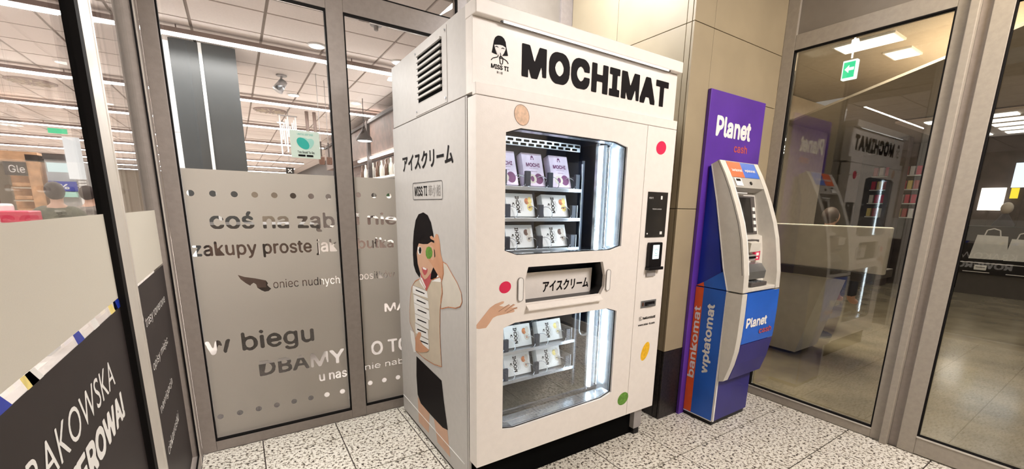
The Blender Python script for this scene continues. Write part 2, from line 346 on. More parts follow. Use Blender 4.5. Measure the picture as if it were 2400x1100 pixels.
GIRL = [('far_leg','skin',[(-2.49,0.226),(-2.286,0.219),(-2.307,0.058),(-2.482,0.053)]),('near_leg','skin',[(-2.226,0.219),(-2.021,0.221),(-1.985,0.067),(-2.168,0.066)]),('skirt','ink',[(-2.488,0.508),(-2.087,0.489),(-2.062,0.377),(-2.013,0.22),(-2.087,0.201),(-2.267,0.2),(-2.436,0.205),(-2.489,0.244),(-2.501,0.368)]),('neck','red',[(-2.372,1.059),(-2.199,1.084),(-2.213,1.036),(-2.258,0.96),(-2.296,0.971),(-2.356,1.018)]),('sweater','cream',[(-2.466,0.997),(-2.375,1.028),(-2.28,0.969),(-2.202,1.044),(-2.075,1.083),(-2.057,1.052),(-2.046,0.998),(-2.086,0.905),(-2.096,0.783),(-2.09,0.657),(-2.08,0.574),(-2.188,0.551),(-2.34,0.538),(-2.472,0.54),(-2.51,0.657),(-2.588,0.706),(-2.587,0.775),(-2.567,0.867),(-2.531,0.949)]),('sleeve','cuff',[(-2.038,1.166),(-1.986,1.159),(-1.925,1.118),(-1.866,1.083),(-1.82,1.039),(-1.813,0.997),(-1.835,0.969),(-1.886,0.95),(-1.976,0.937),(-2.074,0.907),(-2.075,0.961),(-2.054,0.997),(-2.059,1.052),(-2.034,1.103)]),('collar','white',[(-2.405,1.024),(-2.35,1.036),(-2.288,0.99),(-2.308,0.973),(-2.382,1.001)]),('collar','white',[(-2.105,1.085),(-2.057,1.064),(-2.077,1.053),(-2.202,1.038),(-2.19,1.052)]),('cuff','white',[(-2.588,0.656),(-2.505,0.658),(-2.489,0.535),(-2.537,0.521),(-2.578,0.589)]),('face','skin',[(-2.416,1.238),(-2.146,1.263),(-2.149,1.183),(-2.165,1.125),(-2.205,1.085),(-2.266,1.046),(-2.303,1.032),(-2.335,1.041),(-2.381,1.071),(-2.412,1.112),(-2.424,1.172)]),('hair','ink',[(-2.297,1.413),(-2.373,1.401),(-2.424,1.366),(-2.461,1.3),(-2.483,1.228),(-2.49,1.156),(-2.483,1.094),(-2.452,1.057),(-2.39,1.031),(-2.373,1.055),(-2.412,1.112),(-2.422,1.172),(-2.403,1.213),(-2.382,1.234),(-2.311,1.235),(-2.243,1.241),(-2.188,1.259),(-2.155,1.222),(-2.149,1.175),(-2.16,1.13),(-2.201,1.087),(-2.216,1.049),(-2.18,1.046),(-2.126,1.07),(-2.111,1.092),(-2.134,1.121),(-2.142,1.224),(-2.158,1.301),(-2.188,1.362),(-2.232,1.399)]),('hand','skin2',[(-2.208,1.284),(-2.182,1.291),(-2.147,1.28),(-2.121,1.305),(-2.094,1.303),(-2.072,1.264),(-2.063,1.208),(-2.031,1.157),(-2.026,1.104),(-2.047,1.066),(-2.082,1.076),(-2.121,1.094),(-2.161,1.117),(-2.202,1.137),(-2.245,1.155),(-2.235,1.164),(-2.173,1.158),(-2.136,1.184),(-2.143,1.216),(-2.169,1.233),(-2.208,1.243),(-2.182,1.258),(-2.145,1.253),(-2.14,1.265),(-2.198,1.273)]),('eyeball','white',[(-2.404,1.209),(-2.379,1.216),(-2.346,1.214),(-2.337,1.197),(-2.353,1.175),(-2.388,1.168),(-2.406,1.182)]),('pupil','ink',[(-2.374,1.213),(-2.35,1.213),(-2.342,1.197),(-2.356,1.177),(-2.377,1.175),(-2.388,1.193)]),('mouth','red',[(-2.345,1.101),(-2.317,1.102),(-2.253,1.101),(-2.258,1.084),(-2.283,1.063),(-2.311,1.057),(-2.335,1.073)]),('teeth','white',[(-2.336,1.1),(-2.307,1.102),(-2.266,1.099),(-2.281,1.09),(-2.322,1.09)]),('mochi_ball','green',[(-2.226,1.229),(-2.19,1.226),(-2.174,1.205),(-2.182,1.18),(-2.213,1.162),(-2.253,1.159),(-2.275,1.174),(-2.277,1.199),(-2.258,1.221)]),('printed_box','white',[(-2.513,0.966),(-2.273,0.971),(-2.26,0.93),(-2.508,0.914)]),('printed_label','ink',[(-2.459,0.948),(-2.311,0.951),(-2.312,0.944),(-2.46,0.94)]),('outline','grey',[(-2.513,0.967),(-2.273,0.971),(-2.273,0.968),(-2.513,0.963)]),('printed_box','white',[(-2.502,0.912),(-2.257,0.916),(-2.246,0.871),(-2.498,0.844)]),('printed_label','ink',[(-2.446,0.888),(-2.298,0.893),(-2.299,0.886),(-2.447,0.879)]),('outline','grey',[(-2.502,0.913),(-2.256,0.917),(-2.257,0.913),(-2.503,0.909)]),('printed_box','white',[(-2.497,0.856),(-2.247,0.863),(-2.239,0.805),(-2.485,0.79)]),('printed_label','ink',[(-2.437,0.829),(-2.29,0.838),(-2.29,0.83),(-2.438,0.821)]),('outline','grey',[(-2.497,0.857),(-2.246,0.864),(-2.247,0.86),(-2.497,0.854)]),('printed_box','white',[(-2.485,0.79),(-2.262,0.804),(-2.255,0.744),(-2.482,0.732)]),('printed_label','ink',[(-2.442,0.767),(-2.294,0.778),(-2.294,0.771),(-2.443,0.758)]),('outline','grey',[(-2.484,0.791),(-2.262,0.805),(-2.262,0.802),(-2.485,0.787)]),('printed_box','white',[(-2.49,0.73),(-2.273,0.737),(-2.268,0.683),(-2.483,0.664)]),('printed_label','ink',[(-2.451,0.701),(-2.301,0.716),(-2.302,0.708),(-2.452,0.692)]),('outline','grey',[(-2.49,0.731),(-2.273,0.738),(-2.274,0.735),(-2.49,0.727)]),('printed_box','white',[(-2.451,0.663),(-2.268,0.679),(-2.258,0.622),(-2.41,0.598)]),('printed_label','ink',[(-2.42,0.637),(-2.272,0.654),(-2.273,0.647),(-2.421,0.628)]),('outline','grey',[(-2.451,0.664),(-2.268,0.68),(-2.268,0.677),(-2.451,0.66)]),('hand','skin2',[(-2.491,0.628),(-2.434,0.682),(-2.39,0.693),(-2.384,0.676),(-2.412,0.64),(-2.358,0.622),(-2.258,0.619),(-2.3,0.593),(-2.414,0.555),(-2.499,0.542)])]
HAND = [(0.868,0.919),(0.897,0.949),(0.939,0.992),(0.966,1.006),(1.004,1.015),(1.015,1.014),(1.012,1.005),(0.988,0.996),(1.015,0.988),(1.043,0.996),(1.05,0.991),(1.03,0.981),(1.069,0.995),(1.078,0.99),(1.055,0.978),(1.09,0.977),(1.09,0.969),(1.069,0.968),(1.076,0.96),(1.069,0.955),(1.05,0.954),(1.016,0.951),(0.977,0.948),(0.955,0.941),(0.934,0.915),(0.918,0.898),(0.881,0.898),(0.868,0.902)]
LOGO = {'hair':[(0.986,2.153),(0.979,2.149),(0.972,2.143),(0.967,2.132),(0.963,2.115),(0.96,2.099),(0.956,2.083),(0.972,2.08),(0.983,2.079),(0.975,2.092),(0.968,2.113),(0.994,2.119),(1.009,2.119),(1.024,2.114),(1.023,2.104),(1.017,2.092),(1.007,2.079),(1.036,2.084),(1.033,2.096),(1.026,2.122),(1.024,2.135),(1.016,2.147),(1.006,2.153),(0.996,2.154)],'face':[(0.968,2.114),(0.994,2.119),(1.009,2.119),(1.024,2.114),(1.022,2.104),(1.015,2.093),(1.006,2.083),(0.997,2.08),(0.989,2.081),(0.98,2.088),(0.972,2.1)],'sh1':[(0.987,2.079),(0.987,2.073),(0.983,2.07),(0.97,2.065),(0.961,2.062),(0.957,2.058),(0.953,2.053)],'sh2':[(1.012,2.069),(1.023,2.066),(1.032,2.061),(1.038,2.053)],'cup':[(0.994,2.073),(0.996,2.058),(0.998,2.047),(1.004,2.046),(1.009,2.048),(1.011,2.07),(1.007,2.074),(0.998,2.075),(0.994,2.073)],'rim':[(0.994,2.069),(1.002,2.068),(1.011,2.069)],'straw':[(0.997,2.089),(0.999,2.082),(1.002,2.071)],'eye1':[(0.973,2.107),(0.977,2.11),(0.983,2.11),(0.987,2.107)],'eye2':[(1.003,2.106),(1.008,2.109),(1.013,2.109),(1.017,2.107)]}
SPOON = [(-0.029,1.04),(0.002,1.026),(0.053,1.014),(0.091,1.002),(0.107,0.997),(0.116,0.98),(0.111,0.969),(0.12,0.956),(0.13,0.945),(0.115,0.932),(0.095,0.93),(0.079,0.94),(0.06,0.957),(0.056,0.977),(0.044,0.988),(0.031,0.979),(0.026,0.972),(0.005,0.989),(-0.018,1.014)]

# ================================================================ THE SETTING
K = 'structure'
# floor of the lobby: slabs on a 0.421 m grid
fl = box('floor', M['dark'], None, -.3, 3.36, -1.2, 2.86, -.06, -.004); tag(fl, kind=K)
T = .421
tm = {}
for i in range(-1, 8):
    for j in range(-5, 4):
        x0, x1 = max(i*T, -.3), min((i+1)*T, 3.36); y0, y1 = max(.955+j*T+T*1, -1.2), min(.955+(j+2)*T, 2.86)
        if x1 - x0 < .02 or y1 - y0 < .02: continue
        g = .003
        key = (round(x1-x0, 3), round(y1-y0, 3))
        if key not in tm:
            o = MB().box(g, x1-x0-g, g, y1-y0-g, -.02, 0, bev=.0015).build('floor_tile', M['granite'], fl); tm[key] = o.data
        else: o = bpy.data.objects.new('floor_tile', tm[key]); C.objects.link(o); o.parent = fl
        o.location = (x0, y0, 0)
# ---- glazed wall at the back (y = 2.86)
YA = 2.86
def frame_bar(name, m, parent, *a): return box(name, m, parent, *a, bev=.003)
w1 = empty('window_1', (0, 0, 0)); tag(w1, kind=K)
frame_bar('jamb', M['alu'], w1, -.30, -.232, YA, YA+.07, 0, 3.2)
frame_bar('mullion', M['alu'], w1, .534, .629, YA, YA+.07, 0, 3.2)
frame_bar('bottom_rail', M['alu'], w1, -.232, .534, YA, YA+.07, 0, .062)
frame_bar('transom', M['alu'], w1, -.232, .534, YA, YA+.07, 2.541, 2.66)
w2 = empty('window_2'); tag(w2, kind=K)
frame_bar('mullion', M['alu'], w2, 1.36, 1.43, YA, YA+.07, 0, 3.2)
frame_bar('mullion', M['alu'], w2, 2.235, 2.35, YA, YA+.07, 0, 3.2)
frame_bar('bottom_rail', M['alu'], w2, .629, 1.36, YA, YA+.07, 0, .068)
frame_bar('bottom_rail', M['alu'], w2, 1.43, 2.235, YA, YA+.07, 0, .068)
frame_bar('transom', M['alu'], w2, .629, 1.36, YA, YA+.07, 2.544, 2.665)
frame_bar('transom', M['alu'], w2, 1.43, 2.235, YA, YA+.07, 2.544, 2.665)
box('infill_panel', M['panel'], w2, 1.43, 2.235, YA+.02, YA+.05, 2.665, 3.2)
box('infill_panel', M['panel'], w2, 1.43, 2.235, YA+.02, YA+.05, .068, 2.544)
def gasket(parent, f, u0, u1, v0, v1, t=.007, d0=-.03, d1=-.001):
    plate('gasket', [rect(u0, u1, v0, v1), rect(u0+t, u1-t, v0+t, v1-t)], f, d0, d1, M['rubber'], parent)
gasket(w1, FY(YA), -.232, .534, .062, 2.541); gasket(w2, FY(YA), .629, 1.36, .068, 2.544)
gasket(w1, FY(YA), -.232, .534, 2.66, 3.2); gasket(w2, FY(YA), .629, 1.36, 2.665, 3.2)
for p, x0, x1 in ((w1, -.225, .527), (w2, .636, 1.353)):
    for z0, z1 in ((.069, 2.535), (2.668, 3.19)): box('glass_pane', M['glass'], p, x0, x1, YA+.032, YA+.040, z0, z1)
dots = lambda xs, z, r=.0165: [ell(x, z, r, r) for x in xs]
FA = FY(YA+.030)
lp = [rect(-.224, .526, .07, 1.62)]
lp += dots([-.195 + .0971*k for k in range(8)], 1.493) + dots([-.197 + .0975*k for k in range(8)], .2, .0165)
lp += outline_loops('coś na ząb', -.128, .511, 1.279, 1.400, .025)
lp += outline_loops('zakupy proste jak', -.222, .514, 1.134, 1.235, .02)
lp += outline_loops('oniec nudnych', .143, .517, .932, .998, .012)
lp += outline_loops('w biegu', -.222, .34, .552, .70, .02)
lp += outline_loops('DBAMY', .023, .514, .407, .503, .03)
lp += outline_loops('u nas', .349, .522, .301, .35, .015)
lp += [SPOON]
plate('frosted_film', lp, FA, 0, .0004, M['frost'], w1)
lp = [rect(.637, 1.352, .076, 1.62)]
lp += dots([.664 + .0975*k for k in range(6)], 1.509) + dots([.671 + .0985*k for k in range(6)], .22)
lp += outline_loops('i nie tylko', .640, 1.27, 1.30, 1.40, .02)
lp += outline_loops('bułka z masłem', .640, 1.33, 1.165, 1.236, .02)
lp += outline_loops('posiłków', .637, .875, .945, 1.01, .012)
lp += outline_loops('MAMY', .795, 1.10, .72, .78, .02)
lp += outline_loops('O TO', .692, .96, .420, .520, .03)
lp += outline_loops('nie nabijamy', .641, 1.12, .31, .365, .012)
plate('frosted_film', lp, FA, 0, .0004, M['frost'], w2)
# sign sticker on the glass
st = empty('window_sticker', (.379, YA+.030, 1.79)); tag(st, 'square mint green sticker with a teal heart on the shop glass', 'sticker')
FS = lambda u, v, d: Vector((u*.98-.379*0 - .0, -d, v*1.0))
FS = lambda u, v, d: Vector((u, -.0005-d, v))
plate('sheet', [rrect(-.078, .078, -.077, .077, .004)], FS, 0, .0006, M['mint'], st)
patch('heart', [(-.028+x, .008+y) for x, y in ell(0, 0, .036, .026, -.75)], FS, M['tealL'], st, .0008).location.x = .032
patch('heart', [(x-.012, y+.006) for x, y in ell(0, 0, .038, .027, -.75)], FS, M['teal'], st, .0010)
patch('heart', [(x+.016, y+.004) for x, y in ell(0, 0, .038, .024, .8)], FS, M['tealL'], st, .0009)
text('Too Good To Go', FS, -.045, .045, -.05, -.037, M['ink'], st, .02, d=.0012)
text('URATUJ JEDZENIE', FS, -.04, .045, .052, .062, M['teal'], st, .01, d=.0012)
patches('badge', [rect(-.042, -.004, -.068, -.057), rect(.002, .038, -.068, -.057)], FS, M['ink'], st, .0012)
# ---- left wall (x = -0.30): sliding leaf and fixed side light
XL = -.30; FL = LX(XL)
w3 = empty('window_3'); tag(w3, kind=K)
box('glass_pane', M['glass_left'], w3, XL-.040, XL-.032, 1.85, 2.71, .07, 3.1)
frame_bar('jamb', M['alu'], w3, XL-.07, XL, 2.72, 2.858, 0, 3.2)
frame_bar('mullion', M['alu_light'], w3, XL-.06, XL+.002, 1.825, 1.85, 0, 3.2)
frame_bar('bottom_rail', M['alu'], w3, XL-.07, XL, 1.85, 2.72, 0, .07)
frame_bar('top_rail', M['alu'], w3, XL-.07, XL, 1.85, 2.72, 3.0, 3.2)
gasket(w3, FL, 1.85, 2.72, .07, 3.0, d0=-.008)
box('light_strip', M['alu_light'], w3, XL-.01, XL+.004, 2.727, 2.737, 0, 3.2)
FLf = LX(XL-.031)
plate('frosted_film', [rect(1.857, 2.71, 1.147, 1.405)], FLf, 0, .0004, M['frost2'], w3)
plate('dark_film', [rect(1.857, 2.71, .078, 1.138)], FLf, 0, .0004, M['film'], w3)
for k, (a, b, t, v) in enumerate(((2.075, 2.60, 'trasy rowerowe', .962), (2.082, 2.50, 'opisy miejsc', .785), (2.09, 2.45, 'nawigacja', .600), (2.105, 2.47, 'ciekawostki', .415))):
    text(t, FLf, a, b, v, v+.046, M['wprint'], w3, .006, d=.001)
s = .0045
stroke('route_icon', [[(1.985, 1.0), (2.0, 1.035), (2.04, 1.04), (2.05, 1.01), (2.01, .99), (2.0, .965), (2.04, .95), (2.045, .93)], [(1.975, .985), (1.99, 1.02), (1.985, .95)]], FLf, s, M['wprint'], w3, .001)
stroke('castle_icon', [[(1.985, .77), (1.985, .84), (2.0, .85), (2.005, .90), (2.012, .85), (2.03, .84), (2.03, .77), (1.985, .77)], [(1.995, .79), (2.02, .82)], [(2.02, .79), (1.995, .82)]], FLf, s, M['wprint'], w3, .001)
stroke('pin_icon', [[(2.01, .585), (1.985, .63), (1.99, .66), (2.01, .672), (2.035, .66), (2.038, .63), (2.01, .585)], ell(2.012, .635, .012, .014, 0, 8)], FLf, s, M['wprint'], w3, .001)
stroke('book_icon', [[(1.985, .40), (1.985, .50), (2.01, .515), (2.04, .50), (2.04, .40), (2.01, .415), (1.985, .40)], [(2.01, .415), (2.01, .515)]], FLf, s, M['wprint'], w3, .001)
d1 = empty('door_1'); tag(d1, kind=K)
box('glass_pane', M['glass_left'], d1, XL-.024, XL-.016, -1.2, 1.66, .05, 3.1)
box('gasket', M['rubber'], d1, XL-.028, XL+.001, 1.66, 1.70, 0, 3.2)
frame_bar('stile', M['alu_light'], d1, XL-.03, XL+.001, 1.70, 1.822, 0, 3.2)
frame_bar('bottom_rail', M['alu'], d1, XL-.03, XL, -1.2, 1.66, 0, .05)
FD = LX(XL-.015)
plate('frosted_film', [rect(-1.2, 1.655, 1.168, 1.41)], FD, 0, .0004, M['frost2'], d1)
plate('dark_film', [rect(-1.2, 1.655, .06, 1.141)], FD, 0, .0004, M['film'], d1)
zig = []
for k in range(14):
    u = -.9 + k*.19; zig.append([(u, 1.141), (u+.05, 1.141), (u+.02, 1.168), (u-.02, 1.168)])
patches('film_edge_print', zig[::2], FD, M['wprint'], d1, .001)
patches('film_edge_print', [[(x+.06, y) for x, y in q] for q in zig[1::2]], FD, M['blue_deep'], d1, .001)
patches('film_edge_print', [[(x-.02, y) for x, y in q] for q in zig[1::3]], FD, M['banana'], d1, .001)
text('KRAKOWSKA', FD, .845, 1.468, .970, 1.040, M['wprint'], d1, .006, d=.001, space=1.05, cjk=True)
text('ROWEROWA!', FD, .86, 1.505, .862, .935, M['wprint'], d1, .04, d=.001)
# ---- stone pier on the right of the machine
pr = box('wall_right', M['dark'], None, 2.36, 3.35, 1.75, 2.85, 0, 3.2); tag(pr, kind=K)
def slab(m, x0, x1, y0, y1, z0, z1): return box('stone_panel', m, pr, x0, x1, y0, y1, z0, z1, bev=.0015)
g = .002
for z0, z1 in ((0, .5), (.5, 1.46), (1.46, 2.54), (2.54, 3.2)):
    m = M['stone_dark'] if z0 == 0 else M['stone']
    slab(m, 2.345, 2.54-g/2, 1.735, 1.75, z0+g, z1-g)
    if z0 == 1.46:
        slab(m, 2.54+g/2, 3.36, 1.735, 1.75, z0+g, 2.188-g); slab(m, 2.54+g/2, 3.36, 1.735, 1.75, 2.188+g, z1-g)
    else: slab(m, 2.54+g/2, 3.36, 1.735, 1.75, z0+g, z1-g)
    for y0, y1 in ((1.752, 1.79), (1.79, 2.36), (2.36, 2.857)):
        slab(m, 2.345, 2.36, y0+g, y1-g/2, z0+g, z1-g)
# ---- right wall (x = 3.36): fixed light, post, door leaf
XR = 3.36; FR = SX(XR)
w4 = empty('window_4'); tag(w4, kind=K)
frame_bar('jamb', M['alu2'], w4, XR, XR+.07, 1.655, 1.735, 0, 3.2)
frame_bar('bottom_rail', M['alu2'], w4, XR, XR+.07, .84, 1.655, 0, .07)
box('rail_lip', M['alu_light'], w4, XR-.004, XR+.03, .84, 1.655, .062, .070)
frame_bar('transom', M['alu2'], w4, XR, XR+.07, .84, 1.655, 2.556, 2.655)
frame_bar('stile', M['alu2'], w4, XR, XR+.07, .785, .84, 0, 3.2)
box('infill_panel', M['panel'], w4, XR+.02, XR+.05, .84, 1.655, 2.655, 3.2)
gasket(w4, FR, -1.655, -.84, .07, 2.556)
box('glass_pane', M['glass_mall'], w4, XR+.034, XR+.042, .847, 1.648, .077, 2.549)
t1 = box('trim_1', M['alu2'], None, XR-.03, XR+.05, .745, .784, 0, 3.2, bev=.004); tag(t1, kind=K)
t2 = box('trim_2', M['alu'], None, XR+.01, XR+.05, .70, .744, 0, 3.2); tag(t2, kind=K)
d2 = empty('door_2'); tag(d2, kind=K)
frame_bar('stile', M['alu2'], d2, XR-.012, XR+.04, .617, .698, .004, 2.62)
frame_bar('bottom_rail', M['alu2'], d2, XR-.012, XR+.04, -.5, .617, .008, .12)
frame_bar('top_rail', M['alu2'], d2, XR-.012, XR+.04, -.5, .617, 2.51, 2.62)
box('rail_lip', M['alu_light'], d2, XR-.016, XR+.01, -.5, .617, .114, .123)
gasket(d2, SX(XR-.012), .5, -.617+1e-4, .12, 2.51) if False else gasket(d2, SX(XR-.012), -.617, .5, .12, 2.51)
box('glass_pane', M['glass_mall'], d2, XR+.010, XR+.018, -.5, .610, .127, 2.503)
w5 = empty('window_5'); tag(w5, kind=K)
frame_bar('transom', M['alu2'], w5, XR, XR+.05, -1.2, .70, 2.63, 2.70)
box('infill_panel', M['panel'], w5, XR+.02, XR+.04, -1.2, .70, 2.70, 3.2)
# ---- lobby ceiling and the wall behind the camera
tag(box('ceiling', M['mallceil'], None, -.3, 3.4, -1.2, 2.9, 3.2, 3.25), kind=K)
tag(box('wall_back', M['beige'], None, -.3, 3.4, -1.3, -1.2, 0, 3.2), kind=K)
# ---- shop shell
sf = box('floor', M['shop_floor'], None, -9, 2.9, 2.94, 32, -.05, 0); tag(sf, kind=K)
sf2 = box('floor', M['shop_floor'], None, -9, -.38, -1.2, 2.94, -.05, 0); tag(sf2, kind=K)
ZC = 3.0; TT = .5435
ce = MB().box(-10, 3.2, 2.93, 32, ZC+.012, ZC+.06).box(-10, -.38, -1.2, 2.93, ZC+.012, ZC+.06).build('ceiling', M['ceil_gap'], None); tag(ce, kind=K)
ct = None; x_0 = -.1815; y_0 = 4.45
far = MB(); n_t = 0
for i in range(-17, 7):
    for j in range(-10, 50):
        x0 = x_0 + i*TT; y0 = y_0 + j*TT
        if x0 > -.9 and y0 < 2.9: continue
        near = (-4.2 < x0 < 2.2 and 2.8 < y0 < 10.5)
        if near and n_t < 290:
            if ct is None: o = MB().box(.012, TT-.012, .012, TT-.012, 0, .012).build('ceiling_tile', M['ceil'], ce); ct = o.data
            else: o = bpy.data.objects.new('ceiling_tile', ct); C.objects.link(o); o.parent = ce
            o.location = (x0, y0, ZC); n_t += 1
        elif y0 < 31: far.box(x0+.012, x0+TT-.012, y0+.012, y0+TT-.012, ZC, ZC+.012)
tag(far.build('ceiling_tile', M['ceil'], ce), kind='stuff')
tag(box('wall_shop_far', M['beige'], None, -9, 2.9, 31, 31.1, 0, 3), kind=K)
tag(box('wall_shop_left', M['beige'], None, -9.1, -9, -1.2, 31, 0, 3), kind=K)
tag(box('wall_shop_right', M['dark'], None, 2.9, 3.0, 2.94, 31, 0, 3), kind=K)
# ---- mall shell
tag(box('floor', M['mallfloor'], None, 3.44, 20, -8, 12, -.05, 0), kind=K)
mc = MB()
mc.prism([(3.44, 12), (3.44, 5.5), (7.9, 3.74), (5.931, 1.487), (5.3, .8), (4.4, -8), (20, -8), (20, 12)][::-1], lambda u, v, d: Vector((u, v, 2.95+d)), 0, .03)
tag(mc.build('ceiling', M['mallceil'], None), kind=K)
tag(box('ceiling', M['mallceil'], None, 3.44, 9, -8, 12, 3.42, 3.46), kind=K)
tag(box('wall_mall_far', M['beige'], None, 20, 20.1, -8, 12, 0, 3.4), kind=K)
tag(box('wall_mall_left', M['beige'], None, 3.44, 9.6, 3.9, 4.0, 0, 3.4), kind=K)
# ================================================================ VENDING MACHINE
vm = empty('vending_machine', (0, 0, 0)); tag(vm, 'tall white mochi ice cream vending machine with two glass windows', 'vending machine')
Wt = M['white']
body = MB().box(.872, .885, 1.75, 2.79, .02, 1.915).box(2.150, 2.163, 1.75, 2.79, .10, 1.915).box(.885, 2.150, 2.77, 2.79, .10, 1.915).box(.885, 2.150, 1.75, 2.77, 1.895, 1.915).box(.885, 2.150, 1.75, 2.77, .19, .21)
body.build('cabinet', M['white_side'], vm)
box('side_trim', M['wprint'], vm, .8695, .872, 1.80, 2.785, .125, .129)
box('plinth', M['black_matt'], vm, .88, 2.09, 1.73, 2.76, 0, .10)
box('plinth', M['black_matt'], vm, .90, 2.09, 1.72, 1.80, .0, .19)
box('foot', M['grey'], vm, 2.03, 2.10, 1.685, 1.76, .045, .185, bev=.002)
box('foot', M['black'], vm, 2.04, 2.09, 1.69, 1.75, 0, .045, bev=.003)
# header
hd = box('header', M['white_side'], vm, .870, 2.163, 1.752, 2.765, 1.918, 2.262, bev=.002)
box('front_header', Wt, vm, .868, 2.168, 1.690, 1.750, 1.918, 2.262, bev=.0015)
box('header_ledge', Wt, vm, .867, 2.170, 1.660, 1.692, 1.905, 1.952, bev=.002)
box('canopy', Wt, vm, .866, 2.172, 1.655, 1.752, 2.205, 2.262, bev=.004)
box('light_strip', M['led_soft'], vm, 1.0, 2.06, 1.659, 1.664, 2.1985, 2.2035)
box('light_channel', M['black'], vm, .99, 2.08, 1.665, 1.672, 2.2, 2.2065)
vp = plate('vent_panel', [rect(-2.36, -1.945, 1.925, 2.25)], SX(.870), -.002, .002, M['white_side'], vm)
vs_ = MB()
for k in range(8):
    z = 1.985 + k*.0292
    vs_.prism(rect(-2.315, -2.0, z, z+.017), SX(.870), 0, .0024)
vs_.build('vent_slot', M['black_matt'], vp)
for k in range(8):
    z = 1.985 + k*.0292 + .017
    box('louver', M['white_side'], vp, .858, .868, 2.0, 2.315, z, z+.0095)
sc = MB()
for y in (2.345, 1.96):
    for z in (1.945, 2.232): sc.lathe([(.006, -.0), (.006, .004), (.003, .006)], 0, 0, 8)
scm = sc.bm; scm.free()
for y in (2.345, 1.96):
    for z in (1.945, 2.232):
        o = MB().prism(ell(-y, z, .005, .005, 0, 8), SX(.868), 0, .004).build('screw', M['steel'], vp)
# sign panel
sg = plate('sign_panel', [rect(.868, 2.166, 1.952, 2.20)], FY(1.687), -.002, .002, Wt, vm)
F1 = FY(1.685)
text('MOCHIMAT', F1, 1.107, 2.098, 2.017, 2.152, M['ink'], sg, .045, space=1.10, square=True)
LGf = F1
patch('logo_hair', LOGO['hair'], LGf, M['ink'], sg, .0010)
patch('logo_face', LOGO['face'], LGf, M['wprint'], sg, .0012)
stroke('logo_lines', [LOGO['sh1'], LOGO['sh2'], LOGO['cup'], LOGO['rim'], LOGO['straw'], LOGO['eye1'], LOGO['eye2']], LGf, .0035, M['ink'], sg, .0015)
text('MISS TI', F1, .953, 1.040, 2.023, 2.041, M['ink'], sg, .03)
text('華小姐', F1, .981, 1.010, 2.006, 2.016, M['ink'], sg, .0, cjk=True)
# door
YF = 1.660; FF = FY(YF)
W1 = [(1.015, 1.77), (1.095, 1.796), (1.690, 1.795), (1.777, 1.775), (1.777, 1.249), (1.697, 1.229), (1.086, 1.229), (1.015, 1.253)]
W2 = [(1.013, .882), (1.078, .901), (1.70, .899), (1.776, .876), (1.776, .372), (1.70, .35), (1.08, .338), (1.013, .352)]
HT = [(1.15, 1.169), (1.644, 1.168), (1.668, 1.09), (1.666, 1.028), (1.640, .987), (1.139, .987), (1.128, 1.09)]
dr = plate('door', [rect(.868, 1.922, .186, 1.902), W1, W2, HT], FF, -.075, 0, Wt, vm)
sp = plate('service_panel', [rect(1.925, 2.168, .186, 1.902)], FF, -.075, 0, Wt, vm)
MB().box(.874, .96, 1.736, 1.749, .195, 1.90).box(1.99, 2.16, 1.736, 1.749, .195, 1.90).box(.96, 1.99, 1.736, 1.749, 1.85, 1.90).box(.96, 1.99, 1.736, 1.749, .195, .30).build('door_seal', M['black_matt'], vm)
def inset(lp_, k, cx, cy): return [(cx + (x-cx)*k, cy + (y-cy)*k) for x, y in lp_]
for L_, nm in ((W1, 'upper'), (W2, 'lower')):
    cx = sum(p[0] for p in L_)/8; cy = sum(p[1] for p in L_)/8
    fr = plate('window_frame', [inset(L_, 1.012, cx, cy), inset(L_, .990, cx, cy)], FF, -.073, -.024, M['steel_bright'], dr)
    plate('window_seal', [inset(L_, 1.003, cx, cy), inset(L_, .988, cx, cy)], FF, -.016, -.012, M['black'], dr)
    plate('window_glass', [inset(L_, 1.005, cx, cy)], FF, -.022, -.016, M['glass_vm'], dr)
    box('reveal', M['steel_bright'], dr, 1.785, 1.80, 1.735, 1.80, min(p[1] for p in L_)-.02, max(p[1] for p in L_)+.03)
for a in ((W1, 1.245, 1.785), (W2, .36, .885)):
    pass
box('window_sill', M['steel_bright'], dr, 1.0, 1.79, 1.736, 1.79, .325, .345, bev=.003)
box('window_sill', M['steel'], dr, 1.0, 1.85, 1.825, 1.84, .33, .352, bev=.003)
# inner cell
cell = MB().box(.93, 2.0, 2.45, 2.46, .2, 1.88).box(.93, .94, 1.76, 2.45, .2, 1.88).box(2.0, 2.01, 1.76, 2.45, .2, 1.88).box(.93, 2.01, 1.76, 2.46, 1.86, 1.88).box(.93, 2.01, 1.80, 2.46, .94, 1.19)
cell.build('inner_cell', M['navy'], vm)
box('bin_floor', M['olive'], vm, .94, 2.0, 1.845, 2.45, .30, .33)
box('lift_shaft', M['navy2'], vm, 1.70, 1.72, 1.93, 2.40, .34, 1.72)
box('shaft_edge', M['steel'], vm, 1.690, 1.6935, 1.915, 1.925, .34, 1.70)
for x in (1.722, 1.797):
    o = MB().tube([(x, 1.80, .37), (x, 1.80, .93)], .011, 10).build('light_tube', M['led'], vm, True)
    o = MB().tube([(x, 1.80, 1.20), (x, 1.80, 1.79)], .011, 10).build('light_tube', M['led'], vm, True)
box('tube_channel', M['steel'], vm, 1.74, 1.775, 1.81, 1.83, .36, 1.80)
box('tube_channel', M['steel_bright'], vm, 1.69, 1.70, 1.79, 1.81, .36, 1.80)
